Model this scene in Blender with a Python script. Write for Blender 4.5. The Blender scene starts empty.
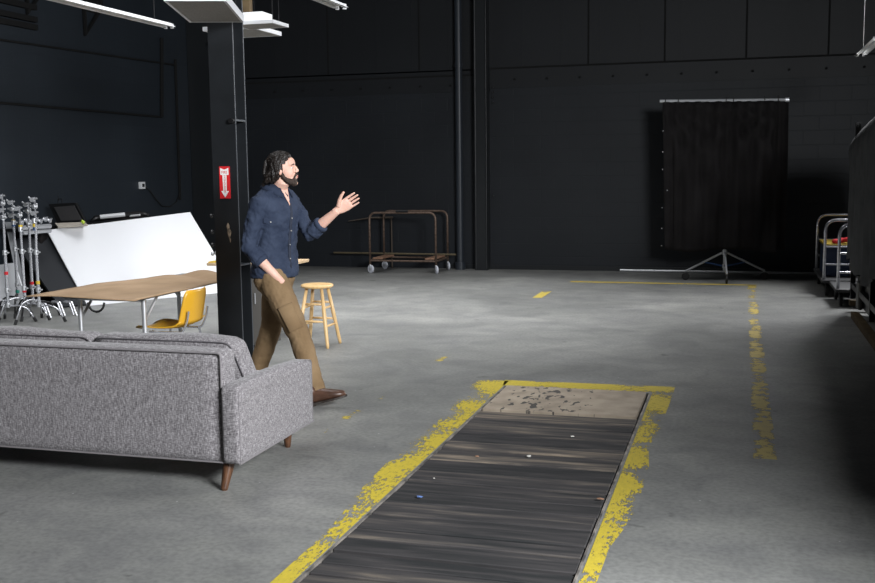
import bpy, bmesh, math, random
from mathutils import Vector as V, Matrix, noise
random.seed(7)
PI = math.pi
S = bpy.context.scene
C = S.collection

# ------------------------------------------------------------------ camera
F_PX, CX, CY, H = 1040.0, 437.5, 291.5, 1.65
Ya = V((741-CX, 165-CY, F_PX)).normalized()            # world +Y seen in camera axes (right, down, forward)
Xa = V((3537.5, 80, -1040.)); Xa = (Xa - Xa.dot(Ya)*Ya).normalized()
Za = Xa.cross(Ya)
if Za.y > 0: Za = -Za
cam_d = bpy.data.cameras.new('camera'); cam = bpy.data.objects.new('camera', cam_d); C.objects.link(cam)
right = V((Xa.x, Ya.x, Za.x)); down = V((Xa.y, Ya.y, Za.y)); fwd = V((Xa.z, Ya.z, Za.z))
M = Matrix((right, -down, -fwd)).transposed().to_4x4(); M.translation = (0, 0, H)
cam.matrix_world = M
cam_d.sensor_width = 36; cam_d.lens = 36*F_PX/875; cam_d.clip_end = 100
S.camera = cam
S.view_settings.view_transform = 'Standard'; S.view_settings.look = 'None'

# ------------------------------------------------------------------ materials
def mat(name, col, rough=.5, metal=0., col2=None, nscale=8, bump=0., bscale=60, stretch=(1,1,1), detail=4, spec=.5, ramp=(.35,.65)):
    m = bpy.data.materials.new(name); m.use_nodes = True
    nt = m.node_tree; n = nt.nodes; L = nt.links; b = n['Principled BSDF']
    b.inputs['Roughness'].default_value = rough; b.inputs['Metallic'].default_value = metal
    b.inputs['Base Color'].default_value = (*col, 1); b.inputs['Specular IOR Level'].default_value = spec
    tc = n.new('ShaderNodeTexCoord'); mp = n.new('ShaderNodeMapping'); mp.inputs['Scale'].default_value = stretch
    L.new(tc.outputs['Object'], mp.inputs['Vector'])
    if col2:
        t = n.new('ShaderNodeTexNoise'); t.inputs['Scale'].default_value = nscale; t.inputs['Detail'].default_value = detail
        L.new(mp.outputs[0], t.inputs['Vector'])
        r = n.new('ShaderNodeValToRGB'); r.color_ramp.elements[0].position = ramp[0]; r.color_ramp.elements[1].position = ramp[1]
        r.color_ramp.elements[0].color = (*col, 1); r.color_ramp.elements[1].color = (*col2, 1)
        L.new(t.outputs[0], r.inputs[0]); L.new(r.outputs[0], b.inputs['Base Color'])
    if bump:
        t = n.new('ShaderNodeTexNoise'); t.inputs['Scale'].default_value = bscale; t.inputs['Detail'].default_value = 3
        L.new(mp.outputs[0], t.inputs['Vector'])
        bp = n.new('ShaderNodeBump'); bp.inputs['Strength'].default_value = bump; bp.inputs['Distance'].default_value = .01
        L.new(t.outputs[0], bp.inputs['Height']); L.new(bp.outputs[0], b.inputs['Normal'])
    return m

def node_math(n, L, op, a, b=None, clamp=False):
    x = n.new('ShaderNodeMath'); x.operation = op; x.use_clamp = clamp
    for i, v in enumerate((a, b)):
        if v is None: continue
        if isinstance(v, (int, float)): x.inputs[i].default_value = v
        else: L.new(v, x.inputs[i])
    return x.outputs[0]

def block_wall(name, axis, c1, c2, brick=True):
    m = mat(name, c1, .55, spec=.35)
    nt = m.node_tree; n = nt.nodes; L = nt.links; b = n['Principled BSDF']
    g = n.new('ShaderNodeNewGeometry'); sp = n.new('ShaderNodeSeparateXYZ'); L.new(g.outputs['Position'], sp.inputs[0])
    cb = n.new('ShaderNodeCombineXYZ'); L.new(sp.outputs[axis], cb.inputs[0]); L.new(sp.outputs[2], cb.inputs[1])
    t = n.new('ShaderNodeTexNoise'); t.inputs['Scale'].default_value = .7; t.inputs['Detail'].default_value = 6
    L.new(g.outputs['Position'], t.inputs['Vector'])
    r = n.new('ShaderNodeValToRGB'); r.color_ramp.elements[0].position = .3; r.color_ramp.elements[1].position = .75
    r.color_ramp.elements[0].color = (*c1, 1); r.color_ramp.elements[1].color = (*c2, 1)
    L.new(t.outputs[0], r.inputs[0]); L.new(r.outputs[0], b.inputs['Base Color'])
    nf = n.new('ShaderNodeTexNoise'); nf.inputs['Scale'].default_value = 45; L.new(g.outputs['Position'], nf.inputs['Vector'])
    h = node_math(n, L, 'MULTIPLY', nf.outputs[0], .22)
    if brick:
        k = n.new('ShaderNodeTexBrick'); k.inputs['Scale'].default_value = 1; k.inputs['Brick Width'].default_value = .44
        k.inputs['Row Height'].default_value = .215; k.inputs['Mortar Size'].default_value = .007; k.inputs['Mortar Smooth'].default_value = .4
        k.inputs['Color1'].default_value = (1,1,1,1); k.inputs['Color2'].default_value = (.93,.93,.93,1); k.inputs['Mortar'].default_value = (0,0,0,1)
        k.offset = .5
        L.new(cb.outputs[0], k.inputs['Vector'])
        bw = n.new('ShaderNodeRGBToBW'); L.new(k.outputs[0], bw.inputs[0])
        h = node_math(n, L, 'ADD', h, bw.outputs[0])
    bp = n.new('ShaderNodeBump'); bp.inputs['Strength'].default_value = .32; bp.inputs['Distance'].default_value = .005
    L.new(h, bp.inputs['Height']); L.new(bp.outputs[0], b.inputs['Normal'])
    return m

def concrete():
    m = mat('concrete floor', (.2,.2,.2), .5, spec=.4)
    nt = m.node_tree; n = nt.nodes; L = nt.links; b = n['Principled BSDF']
    g = n.new('ShaderNodeNewGeometry')
    def nz(scale, det, dist=0, st=None):
        t = n.new('ShaderNodeTexNoise'); t.inputs['Scale'].default_value = scale; t.inputs['Detail'].default_value = det; t.inputs['Distortion'].default_value = dist
        if st:
            mp = n.new('ShaderNodeMapping'); mp.inputs['Scale'].default_value = st; L.new(g.outputs['Position'], mp.inputs[0]); L.new(mp.outputs[0], t.inputs['Vector'])
        else: L.new(g.outputs['Position'], t.inputs['Vector'])
        return t.outputs[0]
    def ramp(fac, stops):
        r = n.new('ShaderNodeValToRGB'); e = r.color_ramp.elements
        e[0].position, e[0].color = stops[0][0], (*stops[0][1], 1); e[1].position, e[1].color = stops[-1][0], (*stops[-1][1], 1)
        for p, c in stops[1:-1]:
            q = e.new(p); q.color = (*c, 1)
        L.new(fac, r.inputs[0]); return r.outputs[0]
    def mul(a, c, f=1):
        x = n.new('ShaderNodeMix'); x.data_type = 'RGBA'; x.blend_type = 'MULTIPLY'; x.inputs[0].default_value = f
        L.new(a, x.inputs[6]); L.new(c, x.inputs[7]); return x.outputs[2]
    base = ramp(nz(.55, 8, .6), [(.3, (.155,.157,.153)), (.5, (.203,.205,.200)), (.72, (.285,.285,.275))])
    base = mul(base, ramp(nz(3.2, 9, 1.2), [(.3, (.80,.80,.81)), (.62, (1.04,1.04,1.02))]))
    base = mul(base, ramp(nz(2.0, 7, .5, (.6,1.3,1)), [(.3, (.94,.94,.95)), (.68, (1.04,1.04,1.03))]))
    base = mul(base, ramp(nz(38, 3), [(.3, (.80,.80,.80)), (.62, (1.08,1.08,1.07))]))
    # dark stains
    base = mul(base, ramp(nz(6, 4, .3), [(.24, (.45,.45,.45)), (.31, (1,1,1))]))
    # light dust specks
    vo = n.new('ShaderNodeTexVoronoi'); vo.inputs['Scale'].default_value = 5.5; L.new(g.outputs['Position'], vo.inputs['Vector'])
    sp = ramp(vo.outputs['Distance'], [(.022, (1,1,1)), (.04, (0,0,0))])
    x = n.new('ShaderNodeMix'); x.data_type = 'RGBA'; L.new(sp, x.inputs[0]); L.new(base, x.inputs[6]); x.inputs[7].default_value = (.42,.42,.41,1)
    L.new(x.outputs[2], b.inputs['Base Color'])
    rr = n.new('ShaderNodeMapRange'); rr.inputs[3].default_value = .36; rr.inputs[4].default_value = .66
    L.new(nz(1.6, 6, 1), rr.inputs[0]); L.new(rr.outputs[0], b.inputs['Roughness'])
    bp = n.new('ShaderNodeBump'); bp.inputs['Strength'].default_value = .25; bp.inputs['Distance'].default_value = .004
    L.new(nz(25, 4), bp.inputs['Height']); L.new(bp.outputs[0], b.inputs['Normal'])
    return m

def worn_paint(name, col, cover, ax=0, nscale=14, edge=1.0, stretch=(1,1,1), side=0):
    """old floor paint, flaked away by noise; more wear toward the edges of the stripe"""
    m = mat(name, col, .6); nt = m.node_tree; n = nt.nodes; L = nt.links; b = n['Principled BSDF']
    g = n.new('ShaderNodeNewGeometry'); tc = n.new('ShaderNodeTexCoord')
    mp = n.new('ShaderNodeMapping'); mp.inputs['Scale'].default_value = stretch; L.new(g.outputs['Position'], mp.inputs[0])
    a = n.new('ShaderNodeTexNoise'); a.inputs['Scale'].default_value = nscale; a.inputs['Detail'].default_value = 8; a.inputs['Roughness'].default_value = .72; L.new(mp.outputs[0], a.inputs['Vector'])
    big = n.new('ShaderNodeTexNoise'); big.inputs['Scale'].default_value = 2.3; big.inputs['Detail'].default_value = 3; L.new(g.outputs['Position'], big.inputs['Vector'])
    s = n.new('ShaderNodeSeparateXYZ'); L.new(tc.outputs['Generated'], s.inputs[0])
    u = node_math(n, L, 'MULTIPLY', node_math(n, L, 'ABSOLUTE', node_math(n, L, 'SUBTRACT', s.outputs[ax], .5)), 2.)
    if side > 0: u = s.outputs[ax]
    if side < 0: u = node_math(n, L, 'SUBTRACT', 1., s.outputs[ax])
    e = node_math(n, L, 'MULTIPLY', node_math(n, L, 'POWER', u, 2.2), .26*edge)
    v = node_math(n, L, 'ADD', a.outputs[0], node_math(n, L, 'MULTIPLY', node_math(n, L, 'SUBTRACT', big.outputs[0], .5), .8))
    v = node_math(n, L, 'SUBTRACT', v, e)
    v = node_math(n, L, 'MULTIPLY', node_math(n, L, 'SUBTRACT', v, 1-cover), 22., True)
    sd = n.new('ShaderNodeMix'); sd.data_type = 'RGBA'; L.new(a.outputs[0], sd.inputs[0])
    sd.inputs[6].default_value = (col[0]*.45, col[1]*.5, col[2]*1.2, 1); sd.inputs[7].default_value = (col[0]*1.1, col[1]*1.1, col[2], 1)
    L.new(sd.outputs[2], b.inputs['Base Color'])
    tr = n.new('ShaderNodeBsdfTransparent'); mx = n.new('ShaderNodeMixShader')
    L.new(v, mx.inputs[0]); L.new(tr.outputs[0], mx.inputs[1]); L.new(b.outputs[0], mx.inputs[2]); L.new(mx.outputs[0], n['Material Output'].inputs[0])
    return m

def tweed():
    m = mat('grey tweed', (.2,.19,.2), .95, spec=.15); nt = m.node_tree; n = nt.nodes; L = nt.links; b = n['Principled BSDF']
    tc = n.new('ShaderNodeTexCoord')
    def nz(st, sc, det=2):
        mp = n.new('ShaderNodeMapping'); mp.inputs['Scale'].default_value = st; L.new(tc.outputs['Object'], mp.inputs[0])
        t = n.new('ShaderNodeTexNoise'); t.inputs['Scale'].default_value = sc; t.inputs['Detail'].default_value = det; L.new(mp.outputs[0], t.inputs['Vector']); return t.outputs[0]
    a = nz((.45,.45,2), 120); c = nz((2,2,.4), 100); v = node_math(n, L, 'MULTIPLY', node_math(n, L, 'ADD', a, c), .5)
    r = n.new('ShaderNodeValToRGB'); e = r.color_ramp.elements
    e[0].position = .36; e[0].color = (.085,.075,.082,1); e[1].position = .68; e[1].color = (.36,.34,.355,1)
    q = e.new(.5); q.color = (.178,.168,.174,1)
    L.new(v, r.inputs[0]); L.new(r.outputs[0], b.inputs['Base Color'])
    bp = n.new('ShaderNodeBump'); bp.inputs['Strength'].default_value = .5; bp.inputs['Distance'].default_value = .003
    L.new(v, bp.inputs['Height']); L.new(bp.outputs[0], b.inputs['Normal'])
    b.inputs['Sheen Weight'].default_value = .15
    return m

def planks_mat():
    m = mat('weathered dark planks', (.03,.03,.03), .8, spec=.25); nt = m.node_tree; n = nt.nodes; L = nt.links; b = n['Principled BSDF']
    tc = n.new('ShaderNodeTexCoord'); at = n.new('ShaderNodeAttribute'); at.attribute_name = 'tone'
    cb = n.new('ShaderNodeCombineXYZ'); L.new(at.outputs['Fac'], cb.inputs[2])
    ad = n.new('ShaderNodeVectorMath'); L.new(tc.outputs['Object'], ad.inputs[0])
    sc = n.new('ShaderNodeVectorMath'); sc.operation = 'SCALE'; L.new(cb.outputs[0], sc.inputs[0]); sc.inputs['Scale'].default_value = 20
    L.new(sc.outputs[0], ad.inputs[1])
    mp = n.new('ShaderNodeMapping'); mp.inputs['Scale'].default_value = (1.1,11,1); L.new(ad.outputs[0], mp.inputs[0])
    t = n.new('ShaderNodeTexNoise'); t.inputs['Scale'].default_value = 1.6; t.inputs['Detail'].default_value = 8; t.inputs['Distortion'].default_value = .5; L.new(mp.outputs[0], t.inputs['Vector'])
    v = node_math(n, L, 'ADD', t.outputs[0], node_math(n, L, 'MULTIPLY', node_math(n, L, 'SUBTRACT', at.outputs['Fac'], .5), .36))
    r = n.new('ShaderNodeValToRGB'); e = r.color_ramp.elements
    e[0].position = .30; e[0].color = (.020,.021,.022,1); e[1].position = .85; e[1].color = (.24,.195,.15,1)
    q = e.new(.52); q.color = (.045,.042,.043,1); q = e.new(.66); q.color = (.088,.078,.07,1)
    L.new(v, r.inputs[0]); L.new(r.outputs[0], b.inputs['Base Color'])
    bp = n.new('ShaderNodeBump'); bp.inputs['Strength'].default_value = .6; bp.inputs['Distance'].default_value = .006
    L.new(t.outputs[0], bp.inputs['Height']); L.new(bp.outputs[0], b.inputs['Normal'])
    return m

def plywood_mat():
    m = mat('scuffed plywood', (.36,.32,.27), .8); nt = m.node_tree; n = nt.nodes; L = nt.links; b = n['Principled BSDF']
    tc = n.new('ShaderNodeTexCoord')
    t = n.new('ShaderNodeTexNoise'); t.inputs['Scale'].default_value = 7; t.inputs['Detail'].default_value = 8; L.new(tc.outputs['Object'], t.inputs['Vector'])
    r = n.new('ShaderNodeValToRGB'); e = r.color_ramp.elements
    e[0].position = .3; e[0].color = (.25,.205,.155,1); e[1].position = .65; e[1].color = (.39,.325,.25,1)
    L.new(t.outputs[0], r.inputs[0])
    mp = n.new('ShaderNodeMapping'); mp.inputs['Scale'].default_value = (11,6,1); mp.inputs['Rotation'].default_value = (0,0,.25); L.new(tc.outputs['Object'], mp.inputs[0])
    w = n.new('ShaderNodeTexNoise'); w.inputs['Scale'].default_value = 1.5; w.inputs['Detail'].default_value = 3; L.new(mp.outputs[0], w.inputs['Vector'])
    s = n.new('ShaderNodeSeparateXYZ'); L.new(tc.outputs['Generated'], s.inputs[0])
    dx = node_math(n, L, 'MULTIPLY', node_math(n, L, 'ABSOLUTE', node_math(n, L, 'SUBTRACT', s.outputs[0], .33)), .30)
    vv = node_math(n, L, 'SUBTRACT', w.outputs[0], dx)
    k = node_math(n, L, 'MULTIPLY', node_math(n, L, 'SUBTRACT', vv, .525), 25., True)
    x = n.new('ShaderNodeMix'); x.data_type = 'RGBA'; L.new(k, x.inputs[0]); L.new(r.outputs[0], x.inputs[6]); x.inputs[7].default_value = (.05,.045,.04,1)
    L.new(x.outputs[2], b.inputs['Base Color'])
    return m

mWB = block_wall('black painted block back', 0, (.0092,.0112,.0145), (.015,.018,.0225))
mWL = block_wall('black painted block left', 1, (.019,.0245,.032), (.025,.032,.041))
mWP = block_wall('black painted panel', 0, (.0082,.0095,.0115), (.0115,.0132,.016), False)
mGroove = mat('groove black', (.0022,.0022,.0025), .9)
mCeil = mat('ceiling black', (.012,.012,.013), .9)
mFloor = concrete()
mCol = mat('black column paint', (.0068,.0082,.0100), .5, col2=(.010,.012,.0145), nscale=5)
mColEdge = mat('lit edge paint', (.045,.052,.062), .4)  # paler than the column paint: side light put into the colour
mPipe = mat('black pipe paint', (.013,.015,.017), .38)
mBlackMetal = mat('black metal', (.012,.012,.013), .4, .3)
mBlackCloth = mat('black cloth', (.011,.010,.0105), .95, col2=(.016,.0145,.015), nscale=3, bump=.4, bscale=9, spec=.15)
mCurtain = mat('black curtain cloth', (.0125,.0115,.012), .92, col2=(.0185,.017,.0175), nscale=2.5, bump=.6, bscale=5, spec=.1)
mTweed = tweed(); mPiping = mat('dark piping', (.07,.064,.07), .9)
mWalnut = mat('walnut', (.055,.024,.012), .4, col2=(.11,.05,.024), nscale=10, stretch=(6,6,1))
mPine = mat('varnished pine', (.62,.40,.17), .38, col2=(.72,.49,.24), nscale=6, stretch=(5,5,.7))
mChrome = mat('chrome', (.66,.67,.71), .25, .75)
mSteel = mat('brushed steel', (.50,.51,.53), .35, .5)
mGalv = mat('galvanised', (.55,.56,.58), .4, .7)
mWhite = mat('white board', (.80,.81,.84), .6)
mWhiteMetal = mat('white enamel', (.80,.81,.83), .4)
mGrille = mat('grey light diffuser', (.33,.32,.30), .7, col2=(.24,.235,.22), nscale=90)
mKraft = mat('brown kraft paper', (.235,.155,.085), .85, col2=(.31,.21,.125), nscale=3, bump=.4, bscale=7)
mTableGrey = mat('grey laminate', (.17,.18,.20), .5)
mWoodTop = mat('light wood top', (.50,.35,.20), .5, col2=(.6,.44,.28), nscale=5, stretch=(1,8,1))
mYellow = mat('mustard plastic', (.62,.33,.018), .35)
mRust = mat('rusty tube', (.11,.075,.055), .5, .5, col2=(.20,.14,.11), nscale=25)
mWoodBlock = mat('reddish wood block', (.19,.10,.06), .8, col2=(.33,.19,.12), nscale=14)
mCaster = mat('pale caster', (.58,.60,.66), .5)
mRubber = mat('black rubber', (.012,.012,.012), .7)
mTarp = mat('grey tarpaulin', (.045,.047,.05), .8, col2=(.075,.077,.08), nscale=5, bump=.8, bscale=6)
mSkid = mat('worn timber', (.07,.045,.02), .8, col2=(.13,.09,.04), nscale=6)
mRedSign = mat('red enamel', (.62,.02,.025), .45); mSignWhite = mat('sign white', (.8,.8,.78), .5)
mTan = mat('bare tan patch', (.40,.31,.22), .8, col2=(.12,.1,.08), nscale=45)
mRed = mat('red cloth', (.55,.02,.03), .8); mBlue = mat('blue plastic', (.012,.05,.15), .5); mYel2 = mat('yellow plastic', (.65,.45,.03), .5)
mGreen = mat('green tape', (.02,.30,.22), .5)
mSkin = mat('skin', (.60,.355,.275), .62, col2=(.68,.42,.335), nscale=12, bump=.05, bscale=200)
mSkin.node_tree.nodes['Principled BSDF'].inputs['Subsurface Weight'].default_value = .1
mSkin.node_tree.nodes['Principled BSDF'].inputs['Subsurface Radius'].default_value = (.02,.008,.004)
mHair = mat('dark brown hair', (.005,.0035,.003), .42, col2=(.014,.010,.008), nscale=60, bump=.7, bscale=50, stretch=(2,2,.4), spec=.3)
mBeard = mat('dark beard', (.022,.014,.010), .8, col2=(.05,.032,.024), nscale=110, bump=.8, bscale=160)
mDenim = mat('navy shirt cloth', (.019,.027,.050), .85, col2=(.032,.043,.073), nscale=9, bump=.35, bscale=11, spec=.2)
mDenimD = mat('navy shirt seam', (.013,.018,.034), .85)
mTrouser = mat('brown trouser cloth', (.155,.10,.052), .9, col2=(.215,.145,.08), nscale=5, bump=.4, bscale=9, spec=.2)
mTrouserD = mat('brown trouser seam', (.10,.062,.032), .9)
mShoe = mat('brown leather', (.045,.021,.013), .35, col2=(.085,.042,.027), nscale=14)
mSole = mat('dark sole', (.02,.014,.011), .6)
mButton = mat('pale button', (.30,.29,.28), .4)
mEye = mat('eye white', (.6,.58,.56), .2); mIris = mat('dark iris', (.02,.012,.008), .2); mLip = mat('lip', (.45,.17,.14), .5)

# ------------------------------------------------------------------ mesh helpers
def link(name, bm, m, parent=None, origin=None, smooth=False, base=False):
    me = bpy.data.meshes.new(name)
    if origin is None:
        if parent is not None:
            o_ = V((0,0,0)); q = parent
            while q is not None: o_ = o_ + V(q.location); q = q.parent
            origin = o_
        else:
            xs = [v.co for v in bm.verts]
            lo = V((min(c[i] for c in xs) for i in range(3))); hi = V((max(c[i] for c in xs) for i in range(3)))
            origin = V(((lo.x+hi.x)/2, (lo.y+hi.y)/2, lo.z))
    origin = V(origin)
    bmesh.ops.recalc_face_normals(bm, faces=bm.faces)
    for v in bm.verts: v.co -= origin
    bm.to_mesh(me); bm.free()
    if smooth:
        for p in me.polygons: p.use_smooth = True
    for mm in (m if isinstance(m, (list, tuple)) else [m]): me.materials.append(mm)
    o = bpy.data.objects.new(name, me); C.objects.link(o)
    if parent is not None: o.parent = parent
    else: o.location = origin
    return o
def bev(o, w=.005, seg=2):
    b = o.modifiers.new('bevel', 'BEVEL'); b.width = w; b.segments = seg; b.limit_method = 'ANGLE'; b.angle_limit = .6
    return o
def tag(o, label, cat, group=None, kind=None):
    if label: o['label'] = label
    if cat: o['category'] = cat
    if group: o['group'] = group
    if kind: o['kind'] = kind
    return o
def thing(name, label, cat, loc, group=None, kind=None):
    o = bpy.data.objects.new(name, None); C.objects.link(o); o.location = loc; o.empty_display_size = .1
    return tag(o, label, cat, group, kind)
def box(bm, x0, x1, y0, y1, z0, z1, mi=0):
    vs = [bm.verts.new((x, y, z)) for z in (z0, z1) for x, y in ((x0,y0),(x1,y0),(x1,y1),(x0,y1))]
    for f in ((0,3,2,1),(4,5,6,7),(0,1,5,4),(1,2,6,5),(2,3,7,6),(3,0,4,7)):
        bm.faces.new([vs[i] for i in f]).material_index = mi
    return vs
def slab(bm, pts, th, mi=0):
    """a flat sheet through the given outline with thickness th behind it"""
    pts = [V(p) for p in pts]; nrm = (pts[1]-pts[0]).cross(pts[-1]-pts[0]).normalized()*th
    a = [bm.verts.new(p) for p in pts]; b = [bm.verts.new(p+nrm) for p in pts]; n = len(pts)
    bm.faces.new(a).material_index = mi; bm.faces.new(b[::-1]).material_index = mi
    for i in range(n): bm.faces.new((a[i], b[i], b[(i+1)%n], a[(i+1)%n])).material_index = mi
def ring_loft(bm, rings, mi=0, cap=True):
    n = len(rings[0]); vr = [[bm.verts.new(p) for p in r] for r in rings]
    for a, b in zip(vr, vr[1:]):
        for i in range(n): bm.faces.new((a[i], a[(i+1)%n], b[(i+1)%n], b[i])).material_index = mi
    if cap:
        bm.faces.new(vr[0][::-1]).material_index = mi; bm.faces.new(vr[-1]).material_index = mi
def tube(bm, pts, r, n=10, mi=0, flat=None, up=None):
    """tube through pts; r a number or one radius per point; flat scales the second axis"""
    pts = [V(p) for p in pts]; rs = r if isinstance(r, (list, tuple)) else [r]*len(pts)
    rings = []; a = None
    for i, p in enumerate(pts):
        if i == 0: t = pts[1]-p
        elif i == len(pts)-1: t = p-pts[i-1]
        else: t = (pts[i+1]-p).normalized()+(p-pts[i-1]).normalized()
        t.normalize()
        if a is None:
            a = V(up) if up else (V((0,0,1)) if abs(t.z) < .9 else V((1,0,0)))
        a = (a-a.dot(t)*t).normalized(); b = t.cross(a)
        fl = 1 if flat is None else (flat[i] if isinstance(flat, (list, tuple)) else flat)
        rings.append([p+(a*math.cos(2*PI*k/n)+b*math.sin(2*PI*k/n)*fl)*rs[i] for k in range(n)])
    ring_loft(bm, rings, mi)
def arc(pts, r, seg=5):
    """polyline with rounded corners"""
    pts = [V(p) for p in pts]; out = [pts[0]]
    for a, b, c in zip(pts, pts[1:], pts[2:]):
        u = (a-b).normalized(); w = (c-b).normalized(); p0 = b+u*r; p1 = b+w*r
        for k in range(seg+1):
            t = k/seg; out.append((1-t)**2*p0+2*t*(1-t)*b+t*t*p1)
    return out+[pts[-1]]
def ell(bm, c, r, R=None, seg=16, rg=10, mi=0):
    m4 = Matrix.Translation(V(c)) @ ((R.to_4x4()) if R else Matrix()) @ Matrix.Diagonal((r[0], r[1], r[2], 1))
    d = bmesh.ops.create_uvsphere(bm, u_segments=seg, v_segments=rg, radius=1, matrix=m4)
    for v in d['verts']:
        for f in v.link_faces: f.material_index = mi
def cyl(bm, c, axis, r, h, n=20, mi=0):
    a = V(axis).normalized()*h/2; tube(bm, [V(c)-a, V(c)+a], r, n, mi)
def disc_wheel(bm, c, axis, r, w, mi=0):
    a = V(axis).normalized()
    tube(bm, [V(c)-a*w/2, V(c)-a*w*.35, V(c)+a*w*.35, V(c)+a*w/2], [r*.85, r, r, r*.85], 20, mi)
NB = bmesh.new
def remesh(o, vox=.008, sm=3, wr=None):
    r = o.modifiers.new('remesh', 'REMESH'); r.mode = 'VOXEL'; r.voxel_size = vox; r.use_smooth_shade = True
    if sm: s = o.modifiers.new('smooth', 'SMOOTH'); s.factor = .5; s.iterations = sm
    if wr:
        t = bpy.data.textures.new('wrinkle', 'CLOUDS'); t.noise_scale = wr[1]; t.noise_depth = 2
        d = o.modifiers.new('wrinkle', 'DISPLACE'); d.texture = t; d.strength = wr[0]; d.mid_level = .5
        d.texture_coords = 'LOCAL'
    return o
def copy_tree(o, parent=None):
    c = o.copy(); C.objects.link(c)
    if parent is not None: c.parent = parent
    for ch in list(o.children): copy_tree(ch, c)
    return c

# ================================================================== THE ROOM
XL, XR, YB, YF, ZC = -9.07, 3.7, 16.6, -3.2, 5.3
def struct(name, bm, m, parent=None, **k):
    o = link(name, bm, m, parent, **k)
    if parent is None: o['kind'] = 'structure'
    return o
PX0, PX1, PY1 = -1.69, -.60, 7.60      # the pit in the floor
b = NB()
box(b, XL, PX0, YF, YB+.2, -.15, 0); box(b, PX1, XR, YF, YB+.2, -.15, 0); box(b, PX0, PX1, PY1, YB+.2, -.15, 0); box(b, PX0, PX1, YF, 1.2, -.15, 0)
box(b, PX0, PX1, 1.2, PY1, -.3, -.15)
struct('floor', b, mFloor, origin=(0,0,0))
b = NB(); box(b, XL-.2, XR+.2, YF-.2, YB+.2, ZC, ZC+.1); struct('ceiling', b, mCeil)
b = NB(); box(b, XL-.2, XL, YF-.2, YB+.2, 0, ZC); struct('wall_left', b, mWL)
b = NB(); box(b, XL, XR, YF-.2, YF, 0, ZC); struct('wall_front', b, mWP)
b = NB(); box(b, XR, XR+.2, YF-.2, -.7, 0, ZC); box(b, XR, XR+.2, 2.7, YB+.2, 0, ZC); box(b, XR, XR+.2, -.7, 2.7, 4.6, ZC); struct('wall_right', b, mWP)
b = NB(); box(b, 1.45, 1.6, 3.3, 8.8, 0, 2.0); struct('shadow_partition', b, mWP)  # unseen partition, added to throw shadow over the right of the floor
# back wall: block wall below, recessed boarded panels above
b = NB(); box(b, XL, XR, YB, YB+.2, 0, 2.93); struct('wall_back', b, mWB)
b = NB(); box(b, XL, XR, YB, YB+.2, 3.22, ZC)
for x in [ -8.3+.615*i for i in range(22)]: box(b, x-.006, x+.006, YB-.003, YB, 3.24, ZC, 0)
for x in (-2.33, -1.16, .04, 1.2, -6.7, -5.1): box(b, x-.014, x+.014, YB-.006, YB, 3.24, ZC, 1)
o = struct('trim_1', b, [mWP, mGroove])
b = NB()
box(b, XL, -4.1, YB-.012, YB+.2, 2.88, 3.13); box(b, -3.91, XR, YB-.012, YB+.2, 2.92, 3.22)
box(b, XL, -4.1, YB-.014, YB+.05, 3.13, 3.16, 1); box(b, XL, -4.1, YB, YB+.05, 3.16, 3.24); box(b, -3.91, XR, YB-.014, YB+.05, 3.22, 3.25, 1); box(b, -4.1, -3.91, YB, YB+.1, 2.88, 3.24)
for x in [-8.2+.52*i for i in range(8)]+[-3.5+.52*i for i in range(13)]: cyl(b, (x, YB-.035, 2.99 if x < -4 else 3.05), (0,1,0), .018, .03, 8, 1)
struct('trim_2', b, [mWP, mGroove])
b = NB(); box(b, -4.12, -3.92, YB-.22, YB, 0, ZC); box(b, -4.12, -4.10, YB-.24, YB-.2, 0, ZC); box(b, -3.94, -3.92, YB-.24, YB-.2, 0, ZC)
for z in (1.2, 2.7, 2.78, 2.86, 2.94): cyl(b, (-3.86, YB-.03, z), (0,1,0), .016, .05, 8)
bev(struct('trim_3', b, mPipe), .004)
b = NB(); box(b, XL, XL+.55, YB-.5, YB, 0, ZC); box(b, XL+.5, XL+.72, YB-.12, YB, 0, ZC)
bev(struct('trim_4', b, mPipe), .01)
b = NB(); box(b, -4.7, 2.4, YB-.012, YB, 0, .07); struct('baseboard_back', b, mPipe)
# thin black conduit and duct brackets painted over on the left wall
def ct(bm, pts, r=.02): tube(bm, [(XL+.03, y, z) for y, z in pts], r, 8)
b = NB(); ct(b, [(9.0,2.52),(11.34,2.547),(15.17,2.537)], .016); ct(b, [(15.17,2.54),(15.27,3.80)], .03)
tag(link('wall_conduit', b, mGroove), 'thin black conduit running level along the left wall then turning straight up', 'pipe')
b = NB(); ct(b, [(9.0,3.30),(11.4,3.339),(15.7,3.41)], .014); ct(b, [(15.67,3.5),(15.64,1.18)], .022)
tag(link('wall_conduit', b, mGroove), 'thin black pipe dropping down the left wall near its far corner', 'pipe')
def gusset(y, z, s, lab):
    b = NB()
    for q in (0,):
        pts = [(XL+.03, y, z+s*1.6), (XL+.03, y, z), (XL+.03, y+s*.75, z+s*.75), (XL+.03, y+s*.75, z+s*1.6)]
        tube(b, pts, .035, 8)
    box(b, XL+.002, XL+.02, y, y+s*.74, z+s*.6, z+s*1.55)
    tag(link('wall_bracket', b, mGroove), lab, 'bracket', 'angled brackets high on the left wall')
gusset(13.2, 3.62, .55, 'black angled duct bracket high on left wall, behind the long tube light')
gusset(11.95, 3.75, .5, 'black angled duct bracket high on left wall, the lower one near the picture corner')
gusset(11.65, 4.0, .45, 'black angled duct bracket high on left wall, topmost near the picture corner')
b = NB()
for z0, z1 in ((3.55,3.56),(3.72,3.66),(3.95,3.82)): box(b, XL+.001, XL+.07, 9.5, 12.1, z1-.02, z1+.05)
tag(link('wall_rail', b, mGroove), 'black horizontal rails high on the left wall', 'rail')
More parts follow.
